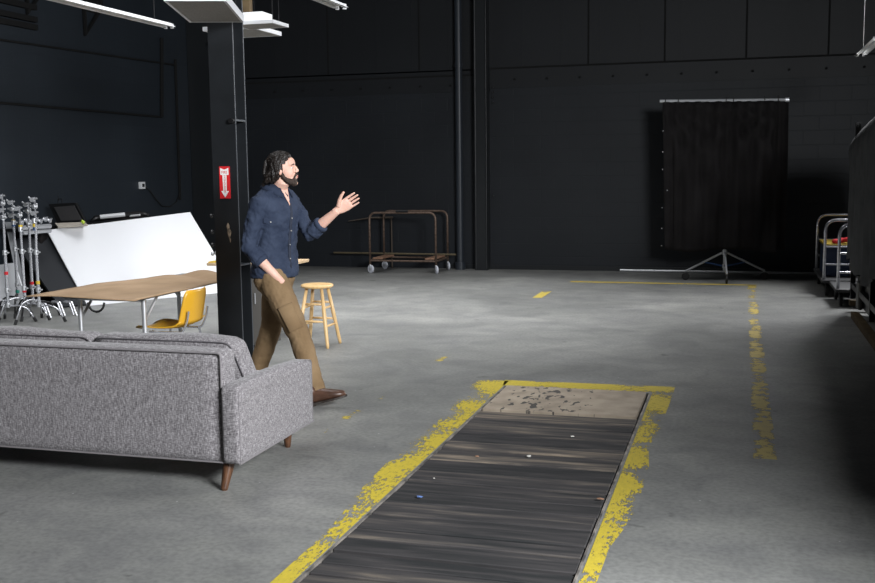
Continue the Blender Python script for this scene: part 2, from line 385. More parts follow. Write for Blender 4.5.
# white switch box and cord
sw = thing('switch_box', 'small white switch box with dark face on the left wall', 'switch', (XL+.0, 14.5, 1.40))
b = NB(); box(b, XL, XL+.05, 14.44, 14.56, 1.39, 1.50); bev(link('cover', b, mWhiteMetal, sw), .005)
b = NB(); box(b, XL+.05, XL+.055, 14.47, 14.53, 1.42, 1.47); link('face', b, mRubber, sw)
b = NB(); tube(b, [(XL+.05,14.56,1.42),(XL+.04,14.7,1.36),(XL+.05,14.85,1.22),(XL+.04,15.05,1.10),(XL+.04,15.3,1.08),(XL+.04,15.5,1.15),(XL+.04,15.62,1.3)], .009, 6)
tag(link('power_cord', b, mRubber, smooth=True), 'thin black cord sagging across the left wall beside the white switch box', 'cord')
# far pipes
b = NB(); tube(b, [(-4.40, YB-.13, .0), (-4.40, YB-.13, ZC)], .058, 20); cyl(b, (-4.40, YB-.13, .06), (0,0,1), .085, .12)
for z in (3.3, 4.4): cyl(b, (-4.40, YB-.13, z), (0,0,1), .068, .05)
tag(link('drain_pipe', b, mat('blue black pipe paint', (.03,.036,.045), .35), smooth=False), 'black vertical round pipe on the back wall beside the pilaster', 'pipe')
b = NB()
tube(b, [(-8.30, 15.85, 0), (-8.30, 15.85, ZC)], .045, 12); tube(b, [(-8.13, 15.9, 0), (-8.13, 15.9, ZC)], .03, 12)
box(b, -8.42, -8.12, 15.8, 15.98, 2.95, 3.35)
rp = thing('riser_pipe', 'pair of black vertical pipes with a box and pale fitting in the far left corner', 'pipe', (-8.25, 15.87, 0))
link('pipe_run', b, mPipe, rp)
b = NB(); tube(b, [(-8.32, 15.8, 3.45), (-8.32, 15.8, 4.1)], .03); tube(b, [(-8.45,15.8,3.78),(-8.15,15.8,3.78)], .03); link('fitting', b, mat('dusty metal', (.14,.13,.11), .6, .4), rp)['label'] = 'dusty pale pipe fitting'
b = NB(); tube(b, [(-8.28,15.8,3.82),(-8.1,15.75,3.80),(-7.95,15.7,3.72)], .022); link('arm', b, mYel2, rp)['label'] = 'yellow lever arm'

# ================================================================== FLOOR MARKINGS AND PIT
mPaintA = worn_paint('worn yellow paint heavy', (.66,.50,.035), .585, 0, 34, 1.0, (1.5,.55,1), -1)
mPaintR = worn_paint('worn yellow paint right', (.66,.50,.035), .57, 0, 34, .8, (1.5,.55,1), 1)
mPaintT = worn_paint('worn yellow paint top', (.66,.50,.035), .64, 1, 30, .5)
mPaintB = worn_paint('worn yellow paint thin', (.58,.43,.07), .55, 0, 12, .6)
mPaintC = worn_paint('worn yellow paint far', (.60,.45,.06), .72, 1, 12, .5)
mPaintD = worn_paint('worn yellow paint dab', (.60,.45,.05), .50, 0, 20, 1.2)
def stripe(pts, m, lab, grp=None, z=.0015):
    b = NB(); b.faces.new([b.verts.new((x, y, z)) for x, y in pts])
    o = link('paint_stripe', b, m); tag(o, lab, 'paint line', grp); return o
stripe([(PX0-w_, y_) for w_, y_ in ((.09,2.6),(.10,4.2),(.12,4.5),(.17,4.9),(.21,5.6),(.19,6.2),(.20,6.8),(.26,7.4),(.26,7.8),(.012,7.8),(.012,2.6))], mPaintA, 'flaking yellow paint stripe along the left side of the pit cover')
stripe([(-1.71,7.63),(-.44,7.63),(-.44,7.86),(-1.74,7.83)], mPaintT, 'yellow paint stripe across the far end of the pit cover')
stripe([(PX1+.012,2.6)]+[(PX1+w_, y_) for w_, y_ in ((.07,2.6),(.085,4.4),(.14,4.8),(.155,5.6),(.11,6.1),(.125,6.3),(.165,6.8),(.16,7.63))]+[(PX1+.012,7.63)], mPaintR, 'flaking yellow paint stripe along the right side of the pit cover')
stripe([(PX1+.012,6.95),(-.45,6.95),(-.44,7.625),(PX1+.012,7.625)], mPaintT, 'broad yellow paint patch at the far right corner of the pit cover', None, .0022)
stripe([(.10,6.0),(.23,6.0),(.24,14.95),(.12,14.95)], mPaintB, 'faded dashed yellow line running along the dark right side of the floor')
stripe([(-2.34,14.86),(.24,14.86),(.24,14.98),(-2.34,15.02)], mPaintC, 'long yellow line across the far floor before the hanging black cloth')
for x, y, s, l, lab in ((-2.46,13.35,.06,.75,'slanted yellow line fragment at the far left corner of the floor marking'),
        (-2.47,8.6,.05,.22,'small yellow paint dab on the floor nearest the wooden stool'),
        (-2.47,7.1,.045,.26,'small yellow paint dab on the floor just right of the raised shoe'),
        (-2.50,6.46,.05,.28,'small yellow paint dab on the floor below the raised shoe'),
        (-2.50,5.98,.03,.16,'faintest small yellow paint dab right of the sofa arm')):
    stripe([(x-s,y-l/2),(x+s,y-l/2),(x+s,y+l/2),(x-s,y+l/2)], mPaintD if l < .5 else mPaintC, lab)
# plank deck
pit = thing('pit_cover', 'dark weathered plank deck covering the long pit in the floor', 'plank deck', (-1.145, 4.3, -.02))
b = NB(); tone = b.loops.layers.float_color.new('tone') if False else b.verts.layers.float_color.new('tone')
y = 1.25; rnd = random.Random(4)
while y < 6.78:
    w = rnd.choice((.13,.17,.2,.24)); y1 = min(y+w, 6.79)
    if y1-y < .05: break
    dz = rnd.uniform(-.006,.004); tl = rnd.random()
    if rnd.random() < .25: tl = 1.0
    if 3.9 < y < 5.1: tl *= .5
    vs = box(b, PX0+.012, PX1-.012-rnd.uniform(0,.008), y+.007, y1-.007, -.05, .002+dz)
    for k in (4,5,6,7): vs[k].co.z += rnd.uniform(-.003,.003)
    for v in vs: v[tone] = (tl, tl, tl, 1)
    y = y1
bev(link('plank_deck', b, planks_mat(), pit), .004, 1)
b = NB()
for x0, x1 in ((PX0, PX0+.010), (PX1-.010, PX1)): box(b, x0, x1, 1.2, PY1, -.15, .004)
link('edge_angle', b, mat('worn steel edge', (.10,.095,.09), .6, .5, col2=(.42,.38,.34), nscale=9), pit)
b = NB(); box(b, PX0+.02, PX1-.03, 6.80, PY1-.01, -.03, .012)
o = bev(link('plywood_sheet', b, plywood_mat()), .003); tag(o, 'scuffed pale plywood sheet closing the far end of the plank deck', 'plywood')
def scrap(name, x, y, s, m, lab, cat, z=.008):
    b = NB(); bmesh.ops.create_icosphere(b, subdivisions=1, radius=s)
    for v in b.verts: v.co = V((v.co.x*random.uniform(.6,1.6), v.co.y*random.uniform(.5,1.1), v.co.z*.35)) + V((x, y, z+s*.25))
    tag(link(name, b, m), lab, cat)
mSc = mat('white scrap', (.62,.60,.56), .8)
def gp(px, py):
    d = right*(px-CX)+down*(py-CY)+fwd*F_PX; t = -H/d.z; return d.x*t, d.y*t
scrap('plastic_scrap', *gp(419,499), .016, mat('blue scrap', (.12,.2,.45), .5), 'small blue scrap lying on the dark planks', 'scrap')
scrap('paper_scrap', *gp(529,458), .016, mSc, 'small crumpled white scrap on the planks, the largest of the litter', 'scrap')
scrap('wood_chip', *gp(477,458), .012, mWoodBlock, 'tiny reddish chip on the planks left of the white scrap', 'chip')
scrap('wood_chip', *gp(572,438), .012, mSc, 'tiny pale chip on the planks near the plywood sheet', 'chip')
scrap('wood_chip', *gp(600,501), .016, mWoodBlock, 'small tan chip at the right edge of the plank deck', 'chip')
scrap('wood_chip', *gp(434,480), .008, mSc, 'tiny white speck on the planks near the left stripe', 'chip')

# ================================================================== SOFA
def cushion(bm, x0, x1, y0, y1, z0, z1, r=.05, puff=.02):
    """rounded pillow block"""
    n = 14
    def f(u, v, w):
        p = V((u, v, w)); q = V((abs(u)**.9, abs(v)**.9, abs(w)**.9))
        return p
    d = bmesh.ops.create_cube(bm, size=2)
    vs = d['verts']; es = list({e for v in vs for e in v.link_edges})
    bmesh.ops.subdivide_edges(bm, edges=es, cuts=n, use_grid_fill=True); allv = list(bm.verts)
    hx, hy, hz = (x1-x0)/2, (y1-y0)/2, (z1-z0)/2
    for v in allv:
        u, w, t = v.co
        p = V((u*hx, w*hy, t*hz))
        q = V((max(-hx+r, min(hx-r, p.x)), max(-hy+r, min(hy-r, p.y)), max(-hz+r, min(hz-r, p.z))))
        dd = p-q
        if dd.length > 1e-6: p = q+dd.normalized()*r
        k = (1-u*u)*(1-w*w)*(1 if abs(t) > .9 else 0) + (1-u*u)*(1-t*t)*(1 if abs(w) > .9 else 0)
        if abs(t) > .9: p.z += math.copysign(puff*k, t)
        if abs(w) > .9: p.y += math.copysign(puff*k, w)
        v.co = p + V(((x0+x1)/2, (y0+y1)/2, (z0+z1)/2))
sx0, sx1 = -4.56, -2.44
sofa = thing('sofa', 'long grey tweed sofa seen from behind standing on splayed walnut legs', 'sofa', (-3.5, 5.2, 0))
def rbox(name, x0, x1, y0, y1, z0, z1, r, puff, m=mTweed, par=sofa):
    b = NB(); cushion(b, x0, x1, y0, y1, z0, z1, r, puff); return link(name, b, m, par, smooth=True)
rbox('back_panel', sx0+.09, sx1-.10, 4.74, 4.90, .145, .728, .022, .004)
rbox('seat_base', sx0+.09, sx1-.09, 4.86, 5.66, .145, .32, .02, 0)
# arms: gently sloped tops, outer cloth panel
for xa, xb in ((sx0, sx0+.105), (sx1-.105, sx1)):
    b = NB(); cushion(b, xa, xb, 4.715, 5.69, .143, .545, .022, .006)
    for v in b.verts:
        k = (v.co.z-.143)/.4; yy = (v.co.y-4.715)/.975
        v.co.z += k*(.012-.028*yy*(1 if yy > 0 else 0))
        if k > .7: v.co.z += .01*math.sin(PI*min(1, yy))
    link('arm', b, mTweed, sofa, smooth=True)
for i, (xa, xb) in enumerate(((sx0+.105, -3.437), (-3.427, sx1-.085))):
    b = NB(); cushion(b, xa, xb, 4.905, 5.09, .40, .760, .05, .012)
    for v in b.verts:
        k = (v.co.z-.4)/.385; v.co.y += .17*(1-k)-.01
        if v.co.x > xb-.15 and i == 1: v.co.x -= .05*k*(v.co.x-xb+.15)/.15
        v.co.z += .006*math.sin(v.co.x*9+i*2)*k
    bc = link('back_cushion', b, mTweed, sofa, smooth=True)
    for yy in (4.917,):
        b = NB(); z = .745; tube(b, arc([(xa+.012, yy+.15, .42), (xa+.012, yy+.004, z), (xb-.012-.05*i, yy+.004, z), (xb-.012, yy+.15, .42)], .05), .004, 6)
        link('piping', b, mPiping, bc)
    rbox('seat_cushion', xa, xb, 5.12, 5.68, .32, .45, .045, .015)
b = NB()
for yy in (4.738,): tube(b, arc([(sx0+.095, yy, .16), (sx0+.095, yy, .722), (sx1-.105, yy, .722), (sx1-.105, yy, .16)], .02), .005, 6)
tube(b, [(sx0+.09, 4.736, .148), (sx1-.1, 4.736, .148)], .005, 6); tube(b, arc([(sx1-.004, 4.72, .15), (sx1-.004, 5.685, .15)], .01), .005, 6)
tube(b, arc([(sx1-.004, 4.728, .16), (sx1-.004, 4.728, .54), (sx1-.004, 5.676, .528), (sx1-.004, 5.676, .16)], .03), .0022, 6)
link('piping', b, mat('grey welt', (.17,.158,.165), .9), sofa)
for x, y, dx, dy in ((sx1-.10,4.79,.0,-.05),(sx1-.13,5.58,-.0,.02),(sx0+.10,4.79,0,-.05),(sx0+.13,5.58,0,.02)):
    b = NB(); tube(b, [(x+dx-.01, y+dy, 0), (x+dx-.01, y+dy, .01), (x, y, .15)], [.016,.019,.033], 18); link('leg', b, mWalnut, sofa, smooth=False)

# ================================================================== STEEL COLUMN, SIGN
col = thing('steel_column', 'black steel H-section column standing behind the sofa', 'column', (-4.11, 7.96, 0))
xa, xb, ya, yb_ = -4.224, -4.0, 7.85, 8.05
b = NB(); box(b, xa, xb, ya, ya+.014, 0, ZC); box(b, -4.118, -4.106, ya+.014, yb_-.014, 0, ZC); box(b, xa, xb, yb_-.014, yb_, 0, ZC)
bev(link('shaft', b, mCol, col), .002)
b = NB(); box(b, xb, xb+.0015, ya+.001, ya+.013, 0, ZC); box(b, xb, xb+.0015, yb_-.013, yb_-.001, 0, ZC); link('lit_edge', b, mColEdge, col)  # flange edges catching the light, painted on as pale strips
for z in (.86, 2.06):
    b = NB(); box(b, -4.106, xb-.002, ya+.014, yb_-.014, z, z+.014); link('stiffener', b, mColEdge, col)
b = NB(); cyl(b, (xa+.2, ya-.02, 2.06), (0,1,0), .022, .04, 12); link('bolt', b, mBlackMetal, col)
b = NB(); box(b, xa-.06, xb+.06, ya-.06, yb_+.06, 0, .02); link('base_plate', b, mCol, col)
b = NB()
for cx_, cz_, rx, rz in ((-4.098,1.185,.013,.035),(-4.088,1.135,.016,.04),(-4.082,1.08,.006,.02)):
    vs = [b.verts.new((cx_+rx*math.cos(t)*(1+.25*math.sin(3*t)), ya-.0015, cz_+rz*math.sin(t)*(1+.15*math.cos(4*t)))) for t in [2*PI*k/16 for k in range(16)]]; b.faces.new(vs)
link('bare_patch', b, mTan, col)['label'] = 'tan patch of chipped paint'
# sign
sx, sz0, sz1 = -4.112, 1.425, 1.690
sg = thing('fire_sign', 'red sign with a white arrow pointing down on the black column', 'sign', (sx, ya-.004, sz0))
b = NB(); box(b, sx-.048, sx+.048, ya-.006, ya-.001, sz0, sz1); link('sign_plate', b, mRedSign, sg)
b = NB(); yy = ya-.0075
P_ = lambda pts: b.faces.new([b.verts.new((sx+x, yy, z)) for x, z in pts])
P_([(-.038, sz1-.012), (0, sz1-.028), (.038, sz1-.012), (.038, sz1-.070), (-.038, sz1-.070)])
P_([(-.019, sz1-.070), (.019, sz1-.070), (.016, sz0+.062), (-.016, sz0+.062)])
P_([(-.036, sz0+.062), (.036, sz0+.062), (0, sz0+.008)])
link('arrow', b, mSignWhite, sg)
def text(s, size, loc, rot, m, par, name='lettering'):
    cu = bpy.data.curves.new(name, 'FONT'); cu.body = s; cu.size = size; cu.align_x = 'CENTER'; cu.align_y = 'CENTER'; cu.extrude = .0004
    o = bpy.data.objects.new(name, cu); C.objects.link(o); o.parent = par
    q = V((0,0,0)); p = par
    while p is not None: q += V(p.location); p = p.parent
    me = bpy.data.meshes.new_from_object(o); bpy.data.objects.remove(o); me.materials.clear(); me.materials.append(m)
    o = bpy.data.objects.new(name, me); C.objects.link(o); o.parent = par; o.location = V(loc)-q; o.rotation_euler = rot
    return o
text('FIRE', .030, (sx, ya-.0085, sz1-.050), (PI/2,0,0), mRedSign, sg)
text('EXTINGUISHER', .0215, (sx, ya-.0085, (sz0+sz1)/2-.012), (PI/2, PI/2, 0), mRedSign, sg)

# ================================================================== OVERHEAD LIGHTS
def troffer(name_label, x0, x1, y0, y1, z, h=.055, boxes=()):
    t = thing('ceiling_panel', name_label, 'light panel', ((x0+x1)/2, (y0+y1)/2, z), 'white panels hung round the column top')
    b = NB(); box(b, x0, x1, y0, y0+.02, z, z+h); box(b, x0, x1, y1-.02, y1, z, z+h); box(b, x0, x0+.02, y0+.02, y1-.02, z, z+h); box(b, x1-.02, x1, y0+.02, y1-.02, z, z+h); box(b, x0+.02, x1-.02, y0+.02, y1-.02, z+h*.7, z+h)
    link('frame', b, mWhiteMetal, t)
    b = NB(); box(b, x0+.02, x1-.02, y0+.02, y1-.02, z+.004, z+.012); link('diffuser', b, mGrille, t)
    for q in boxes:
        b = NB(); box(b, *q[:6]); bev(link(q[6], b, q[7], t), .006)
    for x, y in ((x0+.05,y0+.1),(x1-.05,y1-.1),(x0+.05,y1-.1),(x1-.05,y0+.1)):
        b = NB(); tube(b, [(x, y, z+h-.01), (x, y, ZC)], .004, 5); link('hanging_wire', b, mBlackMetal, t)
    return t
troffer('large white panel with grey underside hanging just before the column top', -4.09, -3.66, 6.66, 7.74, 2.835, .06).rotation_euler.z = .35
troffer('white panel right behind the column carrying a white box and dark gear', -4.40, -3.99, 8.62, 8.95, 2.945, .03,
        ((-4.38,-4.12,8.68,8.9,2.975,3.06,'control_box',mWhiteMetal), (-4.38,-4.3,8.8,8.86,3.06,3.3,'post',mSkid), (-4.48,-4.38,8.66,8.74,2.98,3.25,'cable_bundle',mBlackMetal)))
troffer('farthest white panel, seen on both sides of the column', -5.0, -4.45, 9.2, 9.8, 2.99, .04)
def tube_light(lab, x, y0, y1, z, both=True):
    t = thing('tube_light', lab, 'tube light', (x, (y0+y1)/2, z), 'hanging twin tube lights')
    b = NB(); tube(b, [(x-.06, y0, z+.02), (x-.06, y1, z+.02)], .001, 4)
    bmesh.ops.delete(b, geom=b.verts[:], context='VERTS')
    prof = [(-.065,.0),(-.04,.02),(-.025,.036),(.025,.036),(.04,.02),(.065,.0),(.045,.015),(0,.022),(-.045,.015)]
    ring_loft(b, [[V((x+px, yy, z+pz)) for px, pz in prof] for yy in (y0, y1)])
    link('housing', b, mWhiteMetal, t)
    for s in (-.033, .033):
        b = NB(); tube(b, [(x+s, y0+.02, z+.012), (x+s, y1-.02, z+.010)], .011, 10); link('lamp', b, mSignWhite, t, smooth=True)
        for yy in (y0+.012, y1-.012):
            b = NB(); box(b, x+s-.012, x+s+.012, yy-.012, yy+.012, z-.012, z+.03); link('lamp_holder', b, mWhiteMetal, t)
    for yy in (y0+.25, y1-.25):
        b = NB(); tube(b, [(x, yy, z+.034), (x, yy, ZC)], .005, 5); link('hanging_wire', b, mBlackMetal, t)
    return t
tube_light('long white twin tube light hanging left of the column', -5.02, 6.2, 8.62, 2.955)
tube_light('white twin tube light hanging right of the column', -3.22, 6.0, 8.30, 2.985)
tube_light('dim twin tube light at the right, above the covered rack', 1.34, 11.9, 13.55, 2.93)

# ================================================================== PAPER-COVERED TABLE
def folding_table(name, lab, x0, x1, y0, y1, z, mtop, ins=.08, th=.03, xs=None):
    t = thing(name, lab, 'table', ((x0+x1)/2, (y0+y1)/2, 0))
    b = NB(); box(b, x0, x1, y0, y1, z-th, z); bev(link('tabletop', b, mtop, t), .006)
    for xx in (xs or (x0+ins, x1-ins)):
        for yy, s in ((y0+.14, 1), (y1-.18, -1)):
            b = NB(); tube(b, [(xx, yy, z-th), (xx, yy, .0)], .018, 12); 
            lg = link('leg', b, mGalv, t)
            b = NB(); tube(b, [(xx, yy, z-.2), (xx, yy+s*.2, z-th)], .011, 8); link('brace', b, mGalv, lg)
    for yy in (y0+.14, y1-.18):
        b = NB(); tube(b, [(x0+ins, yy, z-.035), (x1-ins, yy, z-.035)], .010, 8); link('cross_bar', b, mGalv, t)
    return t
TZ = .70
folding_table('folding_table', 'grey folding table under brown kraft paper behind the sofa', -5.04, -4.35, 6.88, 8.70, TZ, mTableGrey, .06, .018)
b = NB()
outl = [(-5.36,6.84),(-4.27,6.68),(-4.25,7.78),(-4.26,8.32),(-4.64,8.64),(-4.98,8.30),(-5.34,7.74)]
# triangulated sheet grid clipped to outline
def inside(x, y):
    c = False; j = len(outl)-1
    for i in range(len(outl)):
        xi, yi = outl[i]; xj, yj = outl[j]
        if (yi > y) != (yj > y) and x < (xj-xi)*(y-yi)/(yj-yi)+xi: c = not c
        j = i
    return c
f = b.faces.new([b.verts.new((x, y, TZ+.006)) for x, y in outl])
bmesh.ops.triangulate(b, faces=b.faces[:])
for _ in range(4): bmesh.ops.subdivide_edges(b, edges=b.edges[:], cuts=1, use_grid_fill=True)
for v in b.verts:
    x, y, _ = v.co; on = -5.06 < x < -4.30 and 6.78 < y
    h = .006+.004*noise.noise(V((x*3, y*3, 0)))+.004
    if y > 7.7: h += .05*(y-7.7)*abs(math.sin((x*.8+y)*7))*max(0, min(1, (x+5.2)*2))
    if not on:
        d = max(-5.06-x, x+4.30, 6.78-y, 0); h -= d*.05
    v.co.z = TZ+max(h, .004 if on else h)
o = link('kraft_paper', b, mKraft, smooth=True); so = o.modifiers.new('thickness', 'SOLIDIFY'); so.thickness = .004; so.offset = 1
tag(o, 'brown kraft paper sheet overhanging the folding table behind the sofa', 'paper')
folding_table('work_table', 'wooden work table seen past both sides of the column and the man', -5.10, -4.24, 9.28, 9.86, .745, mWoodTop, .14, .03, (-4.95, -4.76))
cb_ = thing('storage_cabinet', 'low grey-brown cabinet standing between the column and the man', 'cabinet', (-4.43, 8.95, 0))
b = NB(); box(b, -4.62, -4.24, 8.78, 9.12, .02, .70); bev(link('body', b, mat('grey brown laminate', (.085,.078,.07), .6), cb_), .006)
b = NB(); box(b, -4.60, -4.26, 8.768, 8.78, .05, .68); dr = bev(link('door', b, mat('door laminate', (.095,.088,.08), .6), cb_), .003)
b = NB(); tube(b, [(-4.32,8.755,.42),(-4.32,8.755,.52)], .006, 8); link('handle', b, mSteel, dr)
# ================================================================== YELLOW CHAIR
ch = thing('shell_chair', 'mustard yellow plastic shell chair tucked beside the paper-covered table', 'chair', (-4.3, 7.25, 0))
def shell_part(rows, thick=.008):
    bm = NB(); g = [[bm.verts.new(p) for p in r] for r in rows]
    for a, c in zip(g, g[1:]):
        for i in range(len(a)-1): bm.faces.new((a[i], a[i+1], c[i+1], c[i]))
    return bm
rows = []
for i in range(11):                       # seat: front (-x) to back (+x)
    t = i/10; x = -4.57+t*.42; hw = .20*(1-.25*(1-min(1, t*4))**2)*(1-.06*t)
    rows.append([V((x, 7.25+hw*u, .445+.022*abs(u)**2.5-.02*math.sin(PI*t)+(-.03*(1-t*5)**2 if t < .2 else 0)+(.03*((t-.8)*5)**2 if t > .8 else 0))) for u in [k/6-1 for k in range(13)]])
o = link('seat', shell_part(rows), mYellow, ch, smooth=True); s = o.modifiers.new('t', 'SOLIDIFY'); s.thickness = .01
rows = []
for i in range(11):
    t = i/10; z = .475+t*.265; hw = .185*(1-.10*t)*(1 if t < .8 else 1-.5*((t-.8)*5)**2*.35)
    rows.append([V((-4.135+.06*t-.045*abs(u)**2, 7.25+hw*u, z)) for u in [k/6-1 for k in range(13)]])
o = link('backrest', shell_part(rows), mYellow, ch, smooth=True); s = o.modifiers.new('t', 'SOLIDIFY'); s.thickness = .01
for yy in (7.10, 7.40):
    b = NB(); tube(b, arc([(-4.45, yy, .41), (-4.16, yy, .41), (-4.115, yy, .5), (-4.10, yy, .58)], .03), .009, 8); link('frame', b, mChrome, ch)
for dx, dy in ((-.17,-.16),(-.17,.16),(.17,-.16),(.17,.16)):
    b = NB(); tube(b, [(-4.3+dx*.75, 7.25+dy*.8, .42), (-4.3+dx*1.15, 7.25+dy*1.1, 0)], .010, 8); link('leg', b, mChrome, ch)

for c_ in (ch,): c_.location.x += .03
# ================================================================== STOOL
def make_stool(cx, cy, h=.605, rot=.35):
    t = thing('wooden_stool', 'light pine round-seat stool standing on the concrete beside the man', 'stool', (cx, cy, 0))
    b = NB(); n = 28
    prof = [(.0,h-.034),(.128,h-.034),(.150,h-.026),(.155,h-.014),(.150,h-.004),(.140,h),(0,h)]
    ring_loft(b, [[V((cx+max(r,.001)*math.cos(2*PI*k/n), cy+max(r,.001)*math.sin(2*PI*k/n), z)) for k in range(n)] for r, z in prof])
    link('seat', b, mPine, t, smooth=False)
    ang = [rot+PI/4+k*PI/2 for k in range(4)]
    def lp(a, z): r = .105+(h-.03-z)/h*.125; return V((cx+r*math.cos(a), cy+r*math.sin(a), z))
    for a in ang:
        b = NB(); tube(b, [lp(a, 0), lp(a, .03), lp(a, h*.5), lp(a, h-.03)], [.013,.0155,.0185,.015], 14); link('leg', b, mPine, t, smooth=True)
    for k in range(4):
        for z in ((.20,.37) if k%2 else (.245,.405)):
            b = NB(); p, q = lp(ang[k], z), lp(ang[(k+1)%4], z); tube(b, [p, (p+q)/2, q], [.009,.012,.009], 10); link('rung', b, mPine, t, smooth=True)
make_stool(-3.81, 9.03, .585, 0)

# ================================================================== TUBULAR DOLLY AT THE BACK WALL
dol = thing('tube_dolly', 'rusty tubular hoop trolley on pale casters before the back wall', 'trolley', (-5.12, 16.05, 0))
x0, x1, y0, y1 = -5.68, -4.58, 15.66, 16.35
for yy in (y0, y1):
    b = NB(); tube(b, arc([(x0, yy, .14), (x0, yy, .965), (x1, yy, .965), (x1, yy, .14)], .12, 6), .018, 10); link('hoop', b, mRust, dol, smooth=True)
b = NB()
for yy in (y0, y1): tube(b, [(x0, yy, .2), (x1, yy, .2)], .016, 8)
for xx in (x0, x1): tube(b, [(xx, y0, .2), (xx, y1, .2)], .016, 8)
link('base_rail', b, mRust, dol)
for xx in (x0+.11, x1-.11):
    b = NB(); box(b, xx-.085, xx+.085, y0+.03, y1-.05, .217, .245); bev(link('wood_block', b, mWoodBlock, dol), .01)
b = NB(); cyl(b, (-5.13, y0, .985), (1,0,0), .024, .2, 10); link('tape_wrap', b, mBlackMetal, dol)
for xx in (x0, x1):
    for yy in (y0, y1):
        b = NB(); disc_wheel(b, (xx+.01, yy, .065), (.55,1,0) if xx == x0 else (1,.6,0), .064, .034); w = link('caster', b, mCaster, dol, smooth=False)
        b = NB(); cyl(b, (xx+.01, yy, .065), (.55,1,0) if xx == x0 else (1,.6,0), .025, .045, 12); tube(b, [(xx, yy, .14), (xx, yy, .09)], .016, 8); link('hub', b, mSteel, w)
b = NB(); tube(b, [(-6.6, 16.40, .258), (-4.42, 16.28, .258)], .016, 10)
tag(link('metal_pipe', b, mat('brassy tube', (.16,.13,.08), .5, .5)), 'long thin brassy pipe lying level across the tubular trolley', 'pipe')
b = NB(); tube(b, [(-6.33, 16.42, .79), (-5.95, 16.47, .845), (-5.57, 16.52, .85)], [.006,.016,.018], 8); tube(b, [(-5.60,16.52,.0),(-5.60,16.52,.86)], .012, 6)
tag(link('wooden_rod', b, mat('dark rod', (.09,.07,.055), .6)), 'short tapering rod sticking out behind the left of the tubular trolley', 'rod')
b = NB(); tube(b, [(-1.80, 16.50, .022), (2.3, 16.44, .022)], .021, 10)
tag(link('floor_pole', b, mGalv), 'long silver pole lying on the floor along the back wall', 'pole')

# ================================================================== BLACK CLOTH ON ROLLING STAND
st = thing('rolling_stand', 'chrome rolling stand with blue braces holding up the black cloth', 'stand', (-.2, 15.5, 0))
b = NB(); tube(b, [(-.2, 15.52, .12), (-.2, 15.52, 2.55)], .02, 12); cyl(b, (-.2, 15.52, .40), (0,0,1), .035, .07); cyl(b, (-.2, 15.52, .2), (0,0,1), .032, .05); link('column', b, mSteel, st)
for fx, fy in ((-.74, 15.45), (-.16, 15.02), (.36, 15.66)):
    d = V((fx+.2, fy-15.52, 0))
    b = NB(); tube(b, [(-.2+d.x*.05, 15.52+d.y*.05, .40), (fx, fy, .13)], .015, 8); lg = link('leg', b, mSteel, st)
    b = NB(); tube(b, [(-.2, 15.52, .2), (-.2+d.x*.55, 15.52+d.y*.55, .265)], .011, 8); link('brace', b, mBlue, lg)
    b = NB(); disc_wheel(b, (fx, fy, .055), (d.y, -d.x, 0), .055, .03); link('caster', b, mRubber, lg)
b = NB(); ell(b, (-.2,15.44,2.47), (.02,.03,.03)); tube(b, [(-.2,15.52,2.52),(-.2,15.44,2.47)], .012); link('knob', b, mSteel, st)
b = NB(); tube(b, [(-1.14, 15.46, 2.575), (.62, 15.46, 2.545)], .021, 12); cyl(b, (.6,15.46,2.545), (1,0,0), .032, .05, 10)
o = link('cross_pole', b, mat('bright pole', (.7,.72,.75), .35, .5), st)
b = NB(); nx, nz = 90, 40; g = []
for i in range(nz+1):
    t = i/nz; row = []
    for k in range(nx+1):
        u = k/nx; z = 2.56-.017*u*1.7 - t*(2.11+.03*math.sin(u*7))
        x = -1.10+u*1.60+.02*t*math.sin(u*5+1)+(.04*t if u < .1 else 0)
        sag = abs(((u*1.0+.02) % .5)/.5-.5)*2           # two swags
        yv = 15.44+.022*math.sin(u*34+3*t)*(.35+.65*t)*(.4+.6*math.sin(PI*u))+.035*math.sin(u*71+2)*(1-t*.4)*.5 + .05*math.sin(9*(u-.5)*(1+.8*t)+2.2*t)*t
        yv += .02*noise.noise(V((u*5, t*4, 0)))
        for cu_, am in ((0, .030), (.56, .022), (1.0, .032)):
            an = math.atan2(abs(u-cu_)*1.6, t*2.1+.02); dd_ = math.hypot((u-cu_)*1.6, t*2.1)
            yv += am*math.sin(an*17)*min(1, dd_*2)*max(0, 1-dd_/2.3)
        row.append(b.verts.new((x, yv-.02, z)))
    g.append(row)
for a, c in zip(g, g[1:]):
    for k in range(nx): b.faces.new((a[k], a[k+1], c[k+1], c[k]))
cu = link('hanging_cloth', b, mCurtain, smooth=True); s = cu.modifiers.new('t', 'SOLIDIFY'); s.thickness = .004
tag(cu, 'large black cloth hanging from a pole on a rolling stand at the back wall', 'cloth')
b = NB(); g = []
for i in range(21):
    t = i/20; g.append([b.verts.new((.40+u*.22+.01*math.sin(t*3), 15.50+.03*math.sin(u*11), 2.52-t*2.07)) for u in [k/8 for k in range(9)]])
for a, c in zip(g, g[1:]):
    for k in range(8): b.faces.new((a[k], a[k+1], c[k+1], c[k]))
link('back_layer', b, mCurtain, cu, smooth=True)
for z in (2.15, 1.85, 1.6, 1.3, 1.05, .75, .5):
    b = NB(); cyl(b, (-1.085+(.07 if z in (1.3,) else .0), 15.40, z), (0,1,0), .007, .006, 10); link('eyelet', b, mSteel, cu)
for x in (-1.06,-.88,-.22,-.12,.3,.48):
    b = NB(); tube(b, arc([(x, 15.43, 2.53), (x, 15.43, 2.60), (x, 15.49, 2.60), (x, 15.49, 2.53)], .02), .006, 6); link('tie', b, mRubber, cu)

